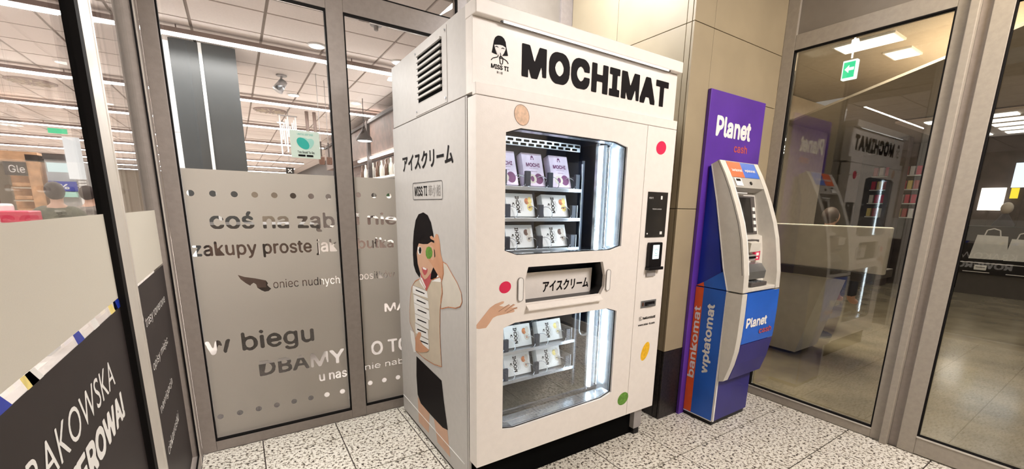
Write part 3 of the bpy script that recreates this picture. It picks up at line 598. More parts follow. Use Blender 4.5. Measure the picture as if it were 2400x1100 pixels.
# led strips along the hidden left edge of the two windows light the goods
box('light_tube', M['led'], vm, .965, .98, 1.765, 1.775, 1.20, 1.83); box('light_tube', M['led'], vm, .965, .98, 1.765, 1.775, .36, .93)
box('light_tube', M['led'], vm, 1.0, 1.65, 1.765, 1.775, 1.838, 1.848)
box('light_tube', M['led'], vm, 1.0, 1.65, 1.765, 1.775, .925, .935)
gr = box('air_grille', M['steel'], vm, 1.0, 1.68, 1.93, 1.94, 1.765, 1.805)
for r_ in range(2):
    for k in range(13):
        box('grille_slot', M['black_matt'], gr, 1.02+k*.05+(.02 if r_ else 0), 1.055+k*.05+(.02 if r_ else 0), 1.9285, 1.932, 1.769+r_*.018, 1.781+r_*.018)
ch = []
for k in range(24):
    a = PI*k/23; ch.append((1.80 - .045*math.cos(a)*1.0, 1.95, .70 - .05*math.sin(a)))
ch = [(1.755, 1.95, .93)] + ch + [(1.845, 1.95, .93)]
MB().tube(ch, .007, 6).build('cable_chain', M['steel'], vm, True)
# shelves with spirals
def helix(cx, z, y0, y1, r, turns):
    n = int(turns*18); return [(cx + r*math.sin(2*PI*turns*k/n), y0 + (y1-y0)*k/n, z + r - r*math.cos(2*PI*turns*k/n)) for k in range(n+1)]
LANES3 = (1.0, 1.1975, 1.3755, 1.5655); 
rows = [(1.556, 'tall'), (1.392, 'flat'), (1.222, 'flat'), (.648, 'flat'), (.474, 'flat')]
for zr, kd in rows:
    sh = box('shelf', M['steel'], vm, .945, 1.688, 1.925, 2.43, zr-.006, zr, bev=.001)
    box('shelf_rail', M['steel'], sh, .945, 1.688, 1.908, 1.925, zr-.016, zr+.004, bev=.002)
    lanes = [(1.065, .06), (1.215, .06), (1.3755-.01, .06), (1.56, .06)] if kd == 'tall' else [(1.08, .07), (1.296, .07), (1.53, .07)]
    for cx, hw in lanes:
        for s_ in (-1, 1):
            MB().tube(helix(cx + s_*hw, zr+.004, 1.905, 2.35, .030, 5), .0022, 5).build('spiral', M['spiral'], sh, True)
        box('divider', M['navy2'], sh, cx+hw+.024, cx+hw+.056, 1.915, 1.935, zr, zr+(.085 if kd == 'tall' else .075), bev=.003)
    box('end_plate', M['steel'], sh, 1.672, 1.676, 1.925, 2.40, zr, zr+.075)
# delivery hatch
ht = MB()
for (a, b), (c, d) in zip(HT, HT[1:] + HT[:1]):
    pass
hp = plate('hatch', [[(x, y) for x, y in inset(HT, 1.03, 1.4, 1.07)]], FF, -.22, -.215, Wt, dr)
hw_ = plate('hatch_wall', [inset(HT, 1.02, 1.4, 1.07), inset(HT, .998, 1.4, 1.07)], FF, -.215, -.02, M['black'], dr)
MB().prism([(-1.76, .985), (-1.752, 1.125), (-1.744, 1.125), (-1.750, .985)], lambda u, v, d: Vector((d, -u, v)), 1.175, 1.645).build('hatch_flap', Wt, dr)
text('アイスクリーム', tilt((1.751, .985), (1.743, 1.125)), 1.305, 1.625, .030, .090, M['ink'], dr, .03, cjk=True, d=.002)
MB().prism([(-1.672, .958), (-1.672, .99), (-1.638, .962), (-1.638, .956)], lambda u, v, d: Vector((d, -u, v)), 1.143, 1.64).build('hatch_lip', Wt, dr)
for x, z0, z1 in ((1.105, 1.007, 1.119), (1.688, 1.006, 1.121)):
    plate('side_lamp', [rrect(x-.013, x+.013, z0, z1, .012)], FF, 0, .006, M['wprint'], dr)
    plate('lamp_rim', [rrect(x-.016, x+.016, z0-.003, z1+.003, .015), rrect(x-.013, x+.013, z0, z1, .012)], FF, 0, .007, M['grey'], dr)
# prints on the front
def blob(cx, cy, rx, ry, a, m, parent, hi=True):
    patch('mochi_print', ell(cx, cy, rx, ry, a, 28), FF, m, parent, .0008)
blob(1.096, 1.85, .038, .044, .5, M['pale'], dr); stroke('mochi_outline', [ell(1.096, 1.85, .038, .044, .5, 28) + [ell(1.096, 1.85, .038, .044, .5, 28)[0]]], FF, .0015, M['choc'], dr, .0012)
blob(1.02, 1.081, .033, .028, .25, M['red'], dr); blob(2.047, 1.795, .043, .036, .3, M['red'], sp)
blob(2.053, .582, .033, .062, -.38, M['yellow'], sp); blob(1.882, .305, .047, .040, .35, M['green'], dr)
patch('hand_print', HAND, FF, M['skin'], dr, .0008)
stroke('hand_lines', [[(HAND[9][0], HAND[9][1]), (HAND[8][0]-.03, HAND[8][1]-.02)], [(HAND[12][0], HAND[12][1]), (HAND[12][0]-.05, HAND[12][1]-.03)], [(HAND[15][0], HAND[15][1]), (HAND[15][0]-.06, HAND[15][1]-.02)]], FF, .002, M['choc'], dr, .001)
# service panel devices
ts = plate('touch_screen', [rect(1.966, 2.138, 1.292, 1.551)], FF, -.001, .004, M['screen'], sp)
text('MISS TI', FF, 1.975, 2.01, 1.512, 1.522, M['wprint'], ts, 0, d=.005); patches('screen_icon', [rect(2.075, 2.09, 1.51, 1.53), rect(1.975, 1.985, 1.31, 1.318), rect(2.09, 2.11, 1.308, 1.325)], FF, M['wprint'], ts, .005)
text('Wybierz produkt', FF, 2.01, 2.09, 1.45, 1.459, M['wprint'], ts, 0, d=.005)
cr = plate('card_reader', [rrect(1.995, 2.105, 1.115, 1.262, .008)], FF, -.001, .022, M['black'], sp)
plate('reader_screen', [rrect(2.022, 2.078, 1.165, 1.248, .003)], FF, .022, .0235, M['screen_on'], cr)
stroke('reader_icon', [ell(2.05, 1.21, .014, .014, 0, 12), [(2.035, 1.185), (2.065, 1.185)]], FF, .002, M['teal'], cr, .0245)
box('reader_base', M['black'], cr, 1.99, 2.115, 1.625, 1.66, 1.100, 1.118, bev=.003); box('reader_shelf', M['grey'], sp, 2.0, 2.075, 1.65, 1.66, 1.06, 1.10)
cs = plate('coin_slot', [rect(1.976, 2.112, .868, .912)], FF, -.001, .004, M['steel'], sp)
plate('slot_opening', [rrect(2.01, 2.098, .878, .902, .004)], FF, .004, .006, M['black'], cs); box('slot_lip', M['steel'], cs, 2.03, 2.085, 1.64, 1.653, .880, .886)
plate('slot_button', [ell(1.992, .89, .006, .012, 0, 10)], FF, .004, .007, M['choc'], cs)
text('hellomissti', FF, 2.005, 2.12, .792, .810, M['ink'], sp, .03); stroke('camera_icon', [rrect(1.975, 1.995, .79, .812, .004, 3) + [(1.995, .80)], ell(1.985, .801, .004, .005, 0, 8)], FF, .0025, M['ink'], sp)
text('www.miss-ti.com', FF, 1.969, 2.12, .754, .768, M['ink'], sp, .03)
# prints on the left side
FSd = SX(.8718)
pm = dict(skin=M['skin'], ink=M['ink'], red=M['redprint'], cream=M['cream'], cuff=M['cuffm'], white=M['wprint'], skin2=M['skin2'], green=M['green'], grey=M['grey'])
side_root = plate('side_print', [GIRL[4][2]], FSd, .0009, .0010, M['cream'], vm)
for k, (nm, mk, pts) in enumerate(GIRL):
    if k == 4: continue
    patch(nm, pts, FSd, pm[mk], side_root, .0006 + .00007*k)
for q in (4, 5):
    stroke('sleeve_outline', [GIRL[q][2] + [GIRL[q][2][0]]], FSd, .004, M['caramel'], side_root, .0022)
stroke('brow', [[(-2.355, 1.268), (-2.335, 1.277), (-2.31, 1.268)]], FSd, .006, M['ink'], side_root, .0024)
text('アイスクリーム', FSd, -2.622, -1.895, 1.648, 1.738, M['ink'], vm, .035, cjk=True)
stroke('label_frame', [rrect(-2.455, -2.027, 1.483, 1.575, .012, 4) + [(-2.027, 1.563)]], FSd, .003, M['ink'], vm)
text('MISS TI', FSd, -2.425, -2.235, 1.503, 1.555, M['ink'], vm, .02); text('華小姐', FSd, -2.215, -2.05, 1.500, 1.558, M['grey'], vm, .0, cjk=True)
box('side_seam', M['grey'], vm, .8705, .872, 1.765, 1.7665, .10, 1.915)
# ================================================================ BOXES OF MOCHI
def local_front(u, v, d): return Vector((u, -d, v))
def logo_small(b, cx, cz, s, m, parent, f=local_front):
    patch('logo_hair', [(cx + x*s, cz + y*s) for x, y in [(-.5, -.5), (-.35, .3), (0, .6), (.35, .3), (.5, -.5), (.2, -.5), (.3, 0), (-.3, 0), (-.2, -.5)]], f, m, parent, .0012)
def tall_box():
    r = empty('mochi_box', label='x', cat='box'); w_, h, d = .135, .185, .05
    b = MB().box(0, w_, 0, d, 0, h, bev=.0015).build('carton', M['box_purple'], r)
    f = local_front
    logo_small(r, w_*.5, h*.86, .022, M['mauve'], b)
    text('MOCHI', f, .022, .113, h*.58, h*.70, M['mauve'], b, .035)
    text('ICE CREAM', f, .04, .10, h*.52, h*.545, M['mauve'], b, .0)
    patches('brand_bar', [rect(.05, .09, h*.44, h*.45)], f, M['mauve'], b, .0012)
    patch('mochi_picture', ell(.05, .04, .030, .026), f, M['cuffm'], b, .0010); patch('mochi_picture', ell(.095, .042, .028, .030), f, M['mauve'], b, .0009)
    patch('mochi_picture', ell(.052, .040, .012, .016), f, M['mauve'], b, .0013)
    return r
def flat_box(kind):
    r = empty('mochi_box', label='x', cat='box'); w_, h, d = .18, .128, .05
    b = MB().box(0, w_, 0, d, 0, h, bev=.0015).build('carton', M['box_white'], r)
    fr = rotf(local_front, .075, .02, PI/2)
    text('MOCHI', fr, 0, .092, -.010, .014, M['ink'], b, .035)
    text('ICE CREAM', rotf(local_front, .093, .03, PI/2), 0, .06, -.003, .003, M['ink'], b)
    text('HANDMADE', rotf(local_front, .104, .03, PI/2), 0, .05, -.002, .002, M['grey'], b)
    logo_small(r, .045, .068, .016, M['ink'], b)
    c1, c2 = kind
    patch('mochi_picture', ell(.135, .085, .016, .018), local_front, c1, b, .0010); patch('mochi_picture', ell(.155, .09, .013, .02), local_front, c2, b, .0011)
    patch('mochi_picture', ell(.150, .052, .018, .022), local_front, c2, b, .0012); patch('mochi_picture', ell(.148, .05, .006, .007), local_front, c1, b, .0014)
    return r
def put(root, x, z, label, group, first):
    o = root if first else copy_tree(root)
    o.location = (x, 1.945, z); o.rotation_euler = (-math.radians(17), 0, 0)
    o['label'] = label; o['group'] = group
tb = tall_box()
L4 = (.998, 1.140, 1.318, 1.503); nm = ('first', 'second', 'third', 'rightmost')
g_ = 'mochi boxes in the vending machine'
seen = ('hidden', 'leftmost', 'middle', 'rightmost')
put(tb, L4[1]-.002, 1.566, 'leftmost lilac mochi box on the machine top shelf', g_, True)
put(tb, L4[2], 1.566, 'middle lilac mochi box on the machine top shelf', g_, False)
put(tb, L4[3], 1.566, 'rightmost lilac mochi box on the machine top shelf', g_, False)
R = [(1.402, (M['caramel'], M['banana']), 'with caramel and yellow balls, upper window middle shelf'), (1.232, (M['choc'], M['cuffm']), 'with chocolate balls, upper window bottom shelf'),
     (.658, (M['caramel'], M['cuffm']), 'with brown balls, lower window top shelf'), (.484, (M['caramel'], M['cuffm']), 'with brown balls, lower window bottom shelf')]
for z, kd, ds in R:
    fb = flat_box(kd)
    put(fb, 1.208, z, 'white mochi box ' + ds + ', left', g_, True)
    if z > 1: put(fb, 1.448, z, 'white mochi box ' + ds + ', right', g_, False)
    else:
        fb2 = flat_box((M['banana'], M['cuffm'])); put(fb2, 1.440, z, 'white mochi box with pale yellow balls, lower window ' + ('top' if z > .6 else 'bottom') + ' shelf, right', g_, True)
# ================================================================ ATM
bd = empty('sign_board'); tag(bd, 'tall purple advertising board with white lettering behind the cash machine', 'sign')
box('board', M['purple'], bd, 2.537, 3.185, 1.71, 1.732, 0, 2.197, bev=.002)
fb_ = FY(1.71)
text('Planet', fb_, 2.626, 3.035, 1.926, 2.052, M['wprint'], bd, .035); text('cash', fb_, 2.853, 3.013, 1.843, 1.895, M['redprint'], bd, .02)
at = empty('cash_machine', (0, 0, 0)); tag(at, 'blue and light grey cash machine standing in front of the stone pier', 'cash machine')
SB = SX(2.588)
lb = box('lower_body', M['blue'], at, 2.588, 3.0, 1.485, 1.708, .03, .944, bev=.002)
box('base', M['black'], at, 2.592, 2.996, 1.49, 1.705, 0, .03)
box('pedestal_front', M['navyp'], at, 2.606, 3.002, 1.478, 1.486, .035, .36)
box('edge_trim', M['wprint'], lb, 2.586, 2.600, 1.476, 1.489, .033, .944)
box('edge_trim', M['wprint'], lb, 2.586, 2.60, 1.49, 1.708, .028, .034)
patch('orange_stripe', rect(-1.707, -1.648, .036, .942), SB, M['orange'], lb, .0008)
plate('upper_side_panel', [[(-1.708, .950), (-1.655, .980), (-1.530, 1.067), (-1.487, .950)]], SX(2.590), -.01, .001, M['blue'], at)
patch('orange_stripe', [(-1.708, .950), (-1.655, .980), (-1.648, .950)], SX(2.589), M['orange'], at, .0015)
text('wpłatomat', rotf(SB, -1.553, .352, PI/2), 0, .49, -.012, .058, M['wprint'], lb, .03)
text('bankomat', rotf(SB, -1.660, .29, PI/2), 0, .52, -.005, .045, M['wprint'], lb, .02)
hood = MB().prism([(-1.709, 1.736), (-1.709, .95), (-1.50, .95), (-1.55, 1.067), (-1.585, 1.251), (-1.64, 1.514), (-1.695, 1.738)], SX(2.60), 0, -.38).build('hood', M['blue_deep'], at)
back = [(-1.690, 1.745), (-1.627, 1.514), (-1.566, 1.251), (-1.530, 1.09), (-1.487, .95)]
front = [(-1.381, .95), (-1.386, 1.06), (-1.405, 1.178), (-1.425, 1.28), (-1.453, 1.38), (-1.495, 1.49), (-1.543, 1.6), (-1.585, 1.685), (-1.634, 1.769)]
lowb = [(-1.487, .94), (-1.478, .6), (-1.471, .333)]; lowf = [(-1.438, .345), (-1.405, .46), (-1.388, .56), (-1.381, .66), (-1.379, .80), (-1.381, .94)]
for x0, x1 in ((2.584, 2.640), (2.985, 3.035)):
    MB().prism(back + front, lambda u, v, d: Vector((d, -u, v)), x0, x1).build('side_shell', M['shell'], at)
    MB().prism(lowb + lowf, lambda u, v, d: Vector((d, -u, v)), x0, x1).build('lower_side_shell', M['shell'], at)
def strip_path(pts, f, x0, x1, t, name, m, parent):
    b = MB()
    for (a, z0), (c, z1) in zip(pts, pts[1:]): b.prism([(a, z0), (c, z1), (c-t, z1), (a-t, z0)], f, x0, x1)
    return b.build(name, m, parent)
strip_path(front[1:], lambda u, v, d: Vector((d, -u-.001, v)), 2.632, 2.641, .008, 'shell_edge', M['wprint'], at)
strip_path([(u-.012, v) for u, v in front[1:]], lambda u, v, d: Vector((d, -u-.001, v)), 2.583, 2.585, .003, 'shell_groove', M['charcoal'], at)
strip_path([(u, v) for u, v in back], lambda u, v, d: Vector((d, -u-.001, v)), 2.5815, 2.586, -.006, 'shell_edge', M['wprint'], at)
P = lambda u, v, d: Vector((d, -u, v))
MB().prism([(-1.69, 1.745), (-1.634, 1.769), (-1.545, 1.60), (-1.60, 1.58)], P, 2.64, 2.985).build('top_fascia', M['shellg'], at)
ft = tilt((1.5445, 1.600), (1.6335, 1.769))
tf = patches('orange_label', [rect(2.645, 2.80, .075, .185)], ft, M['orange'], at, .002); patches('blue_label', [rect(2.80, 2.98, .075, .185)], ft, M['blue'], at, .002)
text('bankomat', ft, 2.675, 2.79, .115, .135, M['wprint'], at, .02, d=.004); text('wpłatomat', ft, 2.825, 2.95, .112, .137, M['wprint'], at, .02, d=.004)
patches('notice', [rect(2.665, 2.745, .012, .068)], ft, M['wprint'], at, .003); patches('notice_print', [rect(2.68, 2.73, .045, .062)], ft, M['ink'], at, .004)
MB().prism(ell(2.845, .035, .010, .012, 0, 14), ft, 0, .006).build('camera_lens', M['black'], at, )
MB().prism([(-1.545, 1.60), (-1.60, 1.575), (-1.64, 1.575), (-1.64, 1.60)], P, 2.64, 2.985).build('screen_hood', M['shellg'], at)
inner = [(-1.62, 1.575), (-1.60, 1.56), (-1.545, 1.30), (-1.515, 1.29), (-1.50, 1.20), (-1.49, 1.10), (-1.47, 1.0), (-1.46, .95), (-1.64, .95), (-1.66, 1.575)]
MB().prism(inner[::-1], P, 2.64, 2.985).build('fascia', M['shell'], at)
fs = tilt((1.545, 1.30), (1.60, 1.56))
sc_ = plate('screen', [rect(2.70, 2.915, .01, .245)], fs, 0, .004, M['screen'], at)
plate('screen_frame', [rect(2.69, 2.965, 0, .255), rect(2.70, 2.915, .01, .245)], fs, 0, .006, M['charcoal'], at)
for k in range(4): plate('side_button', [rrect(2.922, 2.950, .02+k*.045, .045+k*.045, .004)], fs, .004, .012, M['wprint'], at)
box('lamp_strip', M['wprint'], at, 2.70, 2.84, 1.572, 1.58, 1.566, 1.572)
MB().prism([(-1.50, 1.275), (-1.42, 1.255), (-1.425, 1.20), (-1.50, 1.18)], P, 2.685, 2.80).build('card_reader', M['shell'], at)
box('slot_plate', M['charcoal'], at, 2.70, 2.84, 1.455, 1.50, 1.255, 1.272)
MB().prism([(-1.50, 1.185), (-1.44, 1.175), (-1.445, 1.14), (-1.50, 1.13)], P, 2.68, 2.80).build('receipt_slot', M['shellg'], at)
box('slot_mouth', M['black'], at, 2.69, 2.79, 1.436, 1.45, 1.155, 1.168)
plate('red_label', [rect(2.835, 2.90, 1.135, 1.195)], FY(1.475), -.01, .006, M['red'], at); patches('label_print', [rect(2.85, 2.885, 1.165, 1.185), rect(2.855, 2.88, 1.145, 1.155)], FY(1.469), M['wprint'], at, .001)
MB().prism([(-1.50, 1.12), (-1.45, 1.115), (-1.415, 1.07), (-1.42, 1.02), (-1.50, 1.0)], P, 2.68, 2.90).build('cash_mouth', M['steel'], at)
box('keypad', M['charcoal'], at, 2.71, 2.90, 1.40, 1.47, .975, 1.0, bev=.003)
for r_ in range(4):
    for k in range(3): box('key', M['steel'], at, 2.735+k*.05, 2.77+k*.05, 1.405+r_*.016, 1.417+r_*.016, 1.0, 1.006)
box('shelf', M['shell'], at, 2.64, 2.985, 1.385, 1.47, .948, .972, bev=.004)
curve = [(-1.381, .94), (-1.379, .80), (-1.381, .66), (-1.384, .605)]
MB().prism([(u-.0, v) for u, v in curve] + [(-1.46, .605), (-1.46, .94)], P, 2.640, 2.985).build('front_panel', M['blue'], at)
MB().prism([(-1.3845, .60), (-1.390, .56), (-1.405, .46), (-1.436, .345), (-1.48, .345), (-1.48, .60)], P, 2.640, 2.985).build('front_panel_lower', M['navyp'], at)
# coloured skins run over the right shell
for x0, x1 in ((2.641, 3.036),):
    strip_path([(u, v) for u, v in curve][::-1], P, x0, x1, -.003, 'front_skin', M['blue'], at)
    strip_path([(-1.436, .345), (-1.405, .46), (-1.390, .56), (-1.3845, .60)], P, x0, x1, -.003, 'front_skin', M['navyp'], at)
fp = FY(1.376)
text('Planet', fp, 2.660, 2.915, .712, .778, M['wprint'], at, .035, d=.002); text('cash', fp, 2.834, 2.99, .655, .695, M['redprint'], at, .02, d=.002)
fm = tilt((1.436, .345), (1.390, .56))
for k, cl in enumerate(('red', 'orange', 'banana', 'orange', 'green')):
    patches('bank_label', [[(2.655+k*.062, .075), (2.717+k*.062, .075), (2.717+k*.062, .165), (2.655+k*.062, .165)]], fm, M[cl], at, .004)
text('mBank', fm, 2.68, 2.93, .095, .145, M['wprint'], at, .03, d=.006)
# ================================================================ SHOP BEHIND THE GLASS
def lamp(y, x0, x1, label):
    r = empty('ceiling_lamp', (x0, y, ZC)); tag(r, label, 'lamp', 'long tube lamps under the shop ceiling')
    L_ = x1-x0
    MB().box(0, L_, -.03, .03, -.075, -.035).build('housing', M['tube_metal'], r)
    MB().tube([(0, 0, -.085), (L_, 0, -.085)], .016, 8).build('tube', M['tube'], r, True)
    for k in range(int(L_/1.5)+1): box('hanger', M['tube_metal'], r, .2+k*1.5, .21+k*1.5, -.004, .004, -.035, .012)
ords = ['nearest', 'second nearest', 'third nearest', 'fourth nearest', 'fifth nearest', 'sixth nearest', 'seventh nearest', 'eighth nearest', 'ninth nearest']
for k, y in enumerate((5.2, 7.75, 10.2, 12.9, 15.5, 18.4, 21.4, 24.6, 28)):
    lamp(y, -7.8 if k else -5, 2.3 if k else 2.1, ords[k] + ' long tube lamp under the shop ceiling')
for k, (x, y, l) in enumerate(((.83, 5.0, 'big round downlight beside the nearest tube lamp, left one'), (1.66, 5.0, 'big round downlight beside the nearest tube lamp, right one'), (.86, 7.35, 'small round downlight before the second tube lamp'), (1.72, 7.3, 'small round downlight right of the window mullion'), (.9, 9.9, 'faint round downlight above the mint sticker'))):
    r = empty('downlight', (x, y, ZC)); tag(r, l, 'lamp', 'round downlights in the shop ceiling')
    MB().lathe([(.085, 0), (.085, -.008), (.07, -.012)], 0, 0, 20).build('rim', M['wprint'], r, True); MB().lathe([(.068, -.012), (.066, -.015)], 0, 0, 20).build('diffuser', M['disc'], r)
for x, y, l in ((.65, 8.8, 'round brown ceiling air vent seen through the middle window'), (-2.15, 8.8, 'round brown ceiling air vent seen through the left door')):
    r = empty('air_vent', (x, y, ZC)); tag(r, l, 'vent', 'round vents in the shop ceiling')
    MB().lathe([(.25, 0), (.25, -.012), (.2, -.02)], 0, 0, 24).build('disc', M['tube_metal'], r)
    for k in range(14):
        a = 2*PI*k/14; c, s_ = math.cos(a), math.sin(a)
        b = MB(); b.prism([(.07*c - .008*s_, .07*s_ + .008*c), (.07*c + .008*s_, .07*s_ - .008*c), (.22*c + .012*s_, .22*s_ - .012*c), (.22*c - .012*s_, .22*s_ + .012*c)], lambda u, v, d: Vector((u, v, -.018-d)), 0, .008); b.build('blade', M['cream'], r)
# security camera / spot and smoke detector
r = empty('spotlight', (.627, 6.36, ZC)); tag(r, 'small grey swivelling spotlight on the shop ceiling', 'spotlight')
MB().lathe([(.06, 0), (.06, -.015)], 0, 0, 14).build('base', M['grey'], r); MB().tube([(0, 0, -.015), (-.01, 0, -.08)], .012).build('arm', M['grey'], r); MB().tube([(.02, 0, -.07), (-.06, -.02, -.19)], [.045, .06], 12).build('head', M['steel'], r, True)
r = empty('smoke_detector', (1.179, 4.13, ZC)); tag(r, 'small smoke detector on the ceiling just behind the right window', 'detector')
MB().lathe([(.05, 0), (.05, -.015), (.02, -.02), (.018, -.05), (.01, -.055)], 0, 0, 14).build('body', M['grey'], r)
# dark column
cl = empty('column', (0, 0, 0)); tag(cl, 'wide satin grey shop column with a white vertical strip', 'column')
box('column_panel', M['col'], cl, -.393, -.165, 5.6, 6.3, 0, 2.99); box('column_panel', M['col'], cl, -.135, .148, 5.6, 6.3, 0, 2.99); box('white_strip', M['wprint'], cl, -.164, -.136, 5.59, 6.2, 0, 2.99)
r = empty('glow_painted_wall'); tag(r, 'white wall panel with painted-in glow left of the grey column', 'panel')
for k in range(7): box('panel_tile', M['colw'], r, -.60, -.40, 5.75, 5.8, k*.43, k*.43+.42)  # plain white wall, its brightness put into a glowing colour
# hanging promo cluster at y=8.5
r = empty('hanging_strips', (.88, 8.5, ZC)); tag(r, 'cluster of white paper strips hanging from the shop ceiling', 'decoration')
for k in range(9): box('strip', M['wprint'], r, -.14+k*.03, -.12+k*.03, -.05+.02*(k % 3), -.045+.02*(k % 3), -.75+.05*((k*5) % 7), -.12-.05*((k*3) % 4))
box('bar', M['grey'], r, -.15, .14, -.01, .01, -.12, -.10); box('cord', M['grey'], r, -.004, .004, -.004, .004, -.1, 0)
for k, x in enumerate((1.17, 1.29)):
    tag(MB().tube([(x, 8.5, ZC), (x, 8.5, 2.62)], .028, 8).build('hanging_pipe', M['tube_metal'], None, True), ('left' if k == 0 else 'right') + ' brown pipe hanging above the mint sticker', 'pipe', 'pipes above the sticker')
r = empty('cross_sign', (.89, 9, 2.03)); tag(r, 'small black square sign with a white X above the frosted film', 'sign')
box('plate', M['black'], r, -.065, .065, 0, .02, -.055, .055); stroke('cross', [[(-.03, -.03), (.03, .03)], [(-.03, .03), (.03, -.03)]], lambda u, v, d: Vector((u, -d, v)), .014, M['wprint'], r, .002); box('cord', M['grey'], r, -.003, .003, 0, .006, .055, .97)
for k, (x, y, z) in enumerate(((.96, 6.0, 2.05), (1.10, 6.3, 2.08))):
    r = empty('pan', (x, y, z)); tag(r, ('left' if k == 0 else 'right') + ' dark red utensil hanging beside the window mullion', 'pan', 'utensils hanging on the rack')
    MB().box(-.035, .035, -.02, .02, -.12, -.02, bev=.01).build('bowl', M['choc'], r); box('handle', M['dark'], r, -.008, .008, -.005, .005, -.02, .16); box('cord', M['grey'], r, -.003, .003, -.003, .003, .16, .94)
# display fixture with bottles on the right of the shop
rk = empty('shelf_rack', (2.0, 0, 0)); tag(rk, 'dark wall rack with lit shelves of bottles right of the window mullion', 'shelf')
box('bulkhead', M['brown'], rk, .02, .3, 4.2, 12, 2.28, 2.86); box('rail', M['dark'], rk, -.02, .02, 4.2, 12, 2.78, 2.82)
box('back_panel', M['brown'], rk, .35, .4, 4.2, 12, .1, 2.28)
for z in (.9, 1.25, 1.58, 1.90): box('shelf', M['wprint'], rk, 0, .35, 4.6, 12, z-.03, z)
box('shelf_light', M['tube'], rk, .0, .03, 5.5, 8.6, 2.22, 2.25); box('post', M['dark'], rk, -.03, .03, 7.72, 7.80, 0, 2.84)
bt = MB().lathe([(.036, 0), (.038, .01), (.038, .14), (.028, .18), (.013, .205), (.013, .25), (.015, .255), (.015, .265)], 0, 0, 10).build('bottle', M['bottle'], None, True)
n_b = 0
for zi, z in enumerate((1.90, 1.58)):
    for k in range(26):
        y = 5.5 + k*.13; m = M[('bottle', 'bottleg', 'bottlec', 'bottlec')[(k*7+zi) % 4]]
        if n_b == 0: o = bt
        else:
            o = bt.copy(); o.data = bt.data; C.objects.link(o)
        o.location = (2.08+.03*(k % 2), y, z); n_b += 1
        o.material_slots[0].link = 'OBJECT'; o.material_slots[0].material = m
        tag(o, ('brown', 'green', 'pale', 'pale')[(k*7+zi) % 4] + ' bottle in the row on the ' + ('upper' if zi == 0 else 'lower') + ' lit shelf of the dark wall rack', 'bottle', 'bottles on the ' + ('upper' if zi == 0 else 'lower') + ' rack shelf')
for k, y in enumerate((6.9, 8.6)):
    r = empty('pendant_lamp', (1.72, y, 2.99)); tag(r, ('nearer' if k == 0 else 'farther') + ' dark pendant lamp hanging before the bottle rack', 'lamp', 'pendant lamps by the bottle rack')
    box('cord', M['dark'], r, -.004, .004, -.004, .004, -.42, 0); MB().lathe([(.02, -.40), (.04, -.46), (.11, -.56), (.12, -.60)], 0, 0, 16).build('shade', M['dark'], r, True); MB().lathe([(.10, -.60), (.09, -.605)], 0, 0, 16).build('bulb', M['disc'], r)
# left part of the shop
r = empty('bakery_portal', (-2.8, 10, 0)); tag(r, 'light wood shop portal with a round logo board, far left', 'portal')
box('side_post', M['wood'], r, .12, .26, 0, .3, 0, 2.12); box('side_post', M['wood'], r, .30, .38, .1, .3, 0, 2.05); box('header', M['wood'], r, -1.2, .26, 0, .3, 2.02, 2.16); box('logo_board', M['dark'], r, -.12, .12, -.02, 0, 1.80, 2.0)
text('Gle', lambda u, v, d: Vector((u, -.02-d, v)), -.07, .1, 1.84, 1.95, M['wprint'], r, .01)
for k in range(4): box('shelf', M['cream'], r, -.1, .12, .02, .25, 1.0+k*.2, 1.02+k*.2); 
for k in range(4): box('bread_row', M['wood'], r, -.09, .11, .04, .2, 1.02+k*.2, 1.09+k*.2, bev=.02)
box('back_board', M['wood'], r, -.15, .12, .26, .28, .9, 1.8)
r = empty('banner', (-2.98, 9.4, 0)); tag(r, 'maroon upright banner at the far left edge', 'banner')
box('sheet', M['maroon'], r, -.12, .12, 0, .02, .9, 1.85); box('stripe', M['wprint'], r, -.06, -.03, -.005, 0, 1.3, 1.7); box('pole', M['dark'], r, -.01, .01, .02, .04, 0, 1.9); box('base', M['dark'], r, -.12, .12, -.08, .12, 0, .02)
r = empty('promotion_cooler', (-2.25, 9.6, 0)); tag(r, 'open cooler with a blue front and lit grey upper screen', 'cooler')
box('cabinet', M['grey'], r, -.15, .22, .1, .7, 0, 2.05); box('lit_panel', M['screen_on'], r, -.13, .15, .085, .1, 1.86, 2.0); box('upper_screen', M['steel'], r, -.15, .17, .09, .11, 1.7, 1.86); box('blue_front', M['blue_deep'], r, -.14, .17, .06, .1, 1.57, 1.72); box('tray', M['tealL'], r, -.1, .16, .0, .1, 1.48, 1.56); box('top_band', M['dark'], r, -.15, .22, .05, .1, 2.05, 2.13); text('%', lambda u, v, d: Vector((u, .059-d, v)), -.05, .08, 1.60, 1.68, M['wprint'], r, .02)
r = empty('poster_column', (-1.98, 9.3, 0)); tag(r, 'tall narrow white display with a green tag on top', 'display')
box('panel', M['colw'], r, -.09, .09, 0, .04, 1.75, 2.36); box('stem', M['wprint'], r, .0, .08, 0, .04, 0, 1.75); box('green_tag', M['exitg'], r, -.22, -.02, -.01, .01, 2.40, 2.47)
for k in range(5): box('price_strip', M['grey'], r, -.02, .09, -.01, 0, 1.55+k*.045, 1.565+k*.045)
r = empty('basket', (-1.62, 5.6, 0)); tag(r, 'red and white promotion basket above the frosted band', 'basket')
box('stand', M['wprint'], r, -.22, .03, -.05, .25, 0, 1.24); box('tray', M['red'], r, -.08, .10, -.1, .2, 1.24, 1.34, bev=.01); box('rim', M['wprint'], r, -.30, -.06, -.1, .2, 1.24, 1.40, bev=.02)
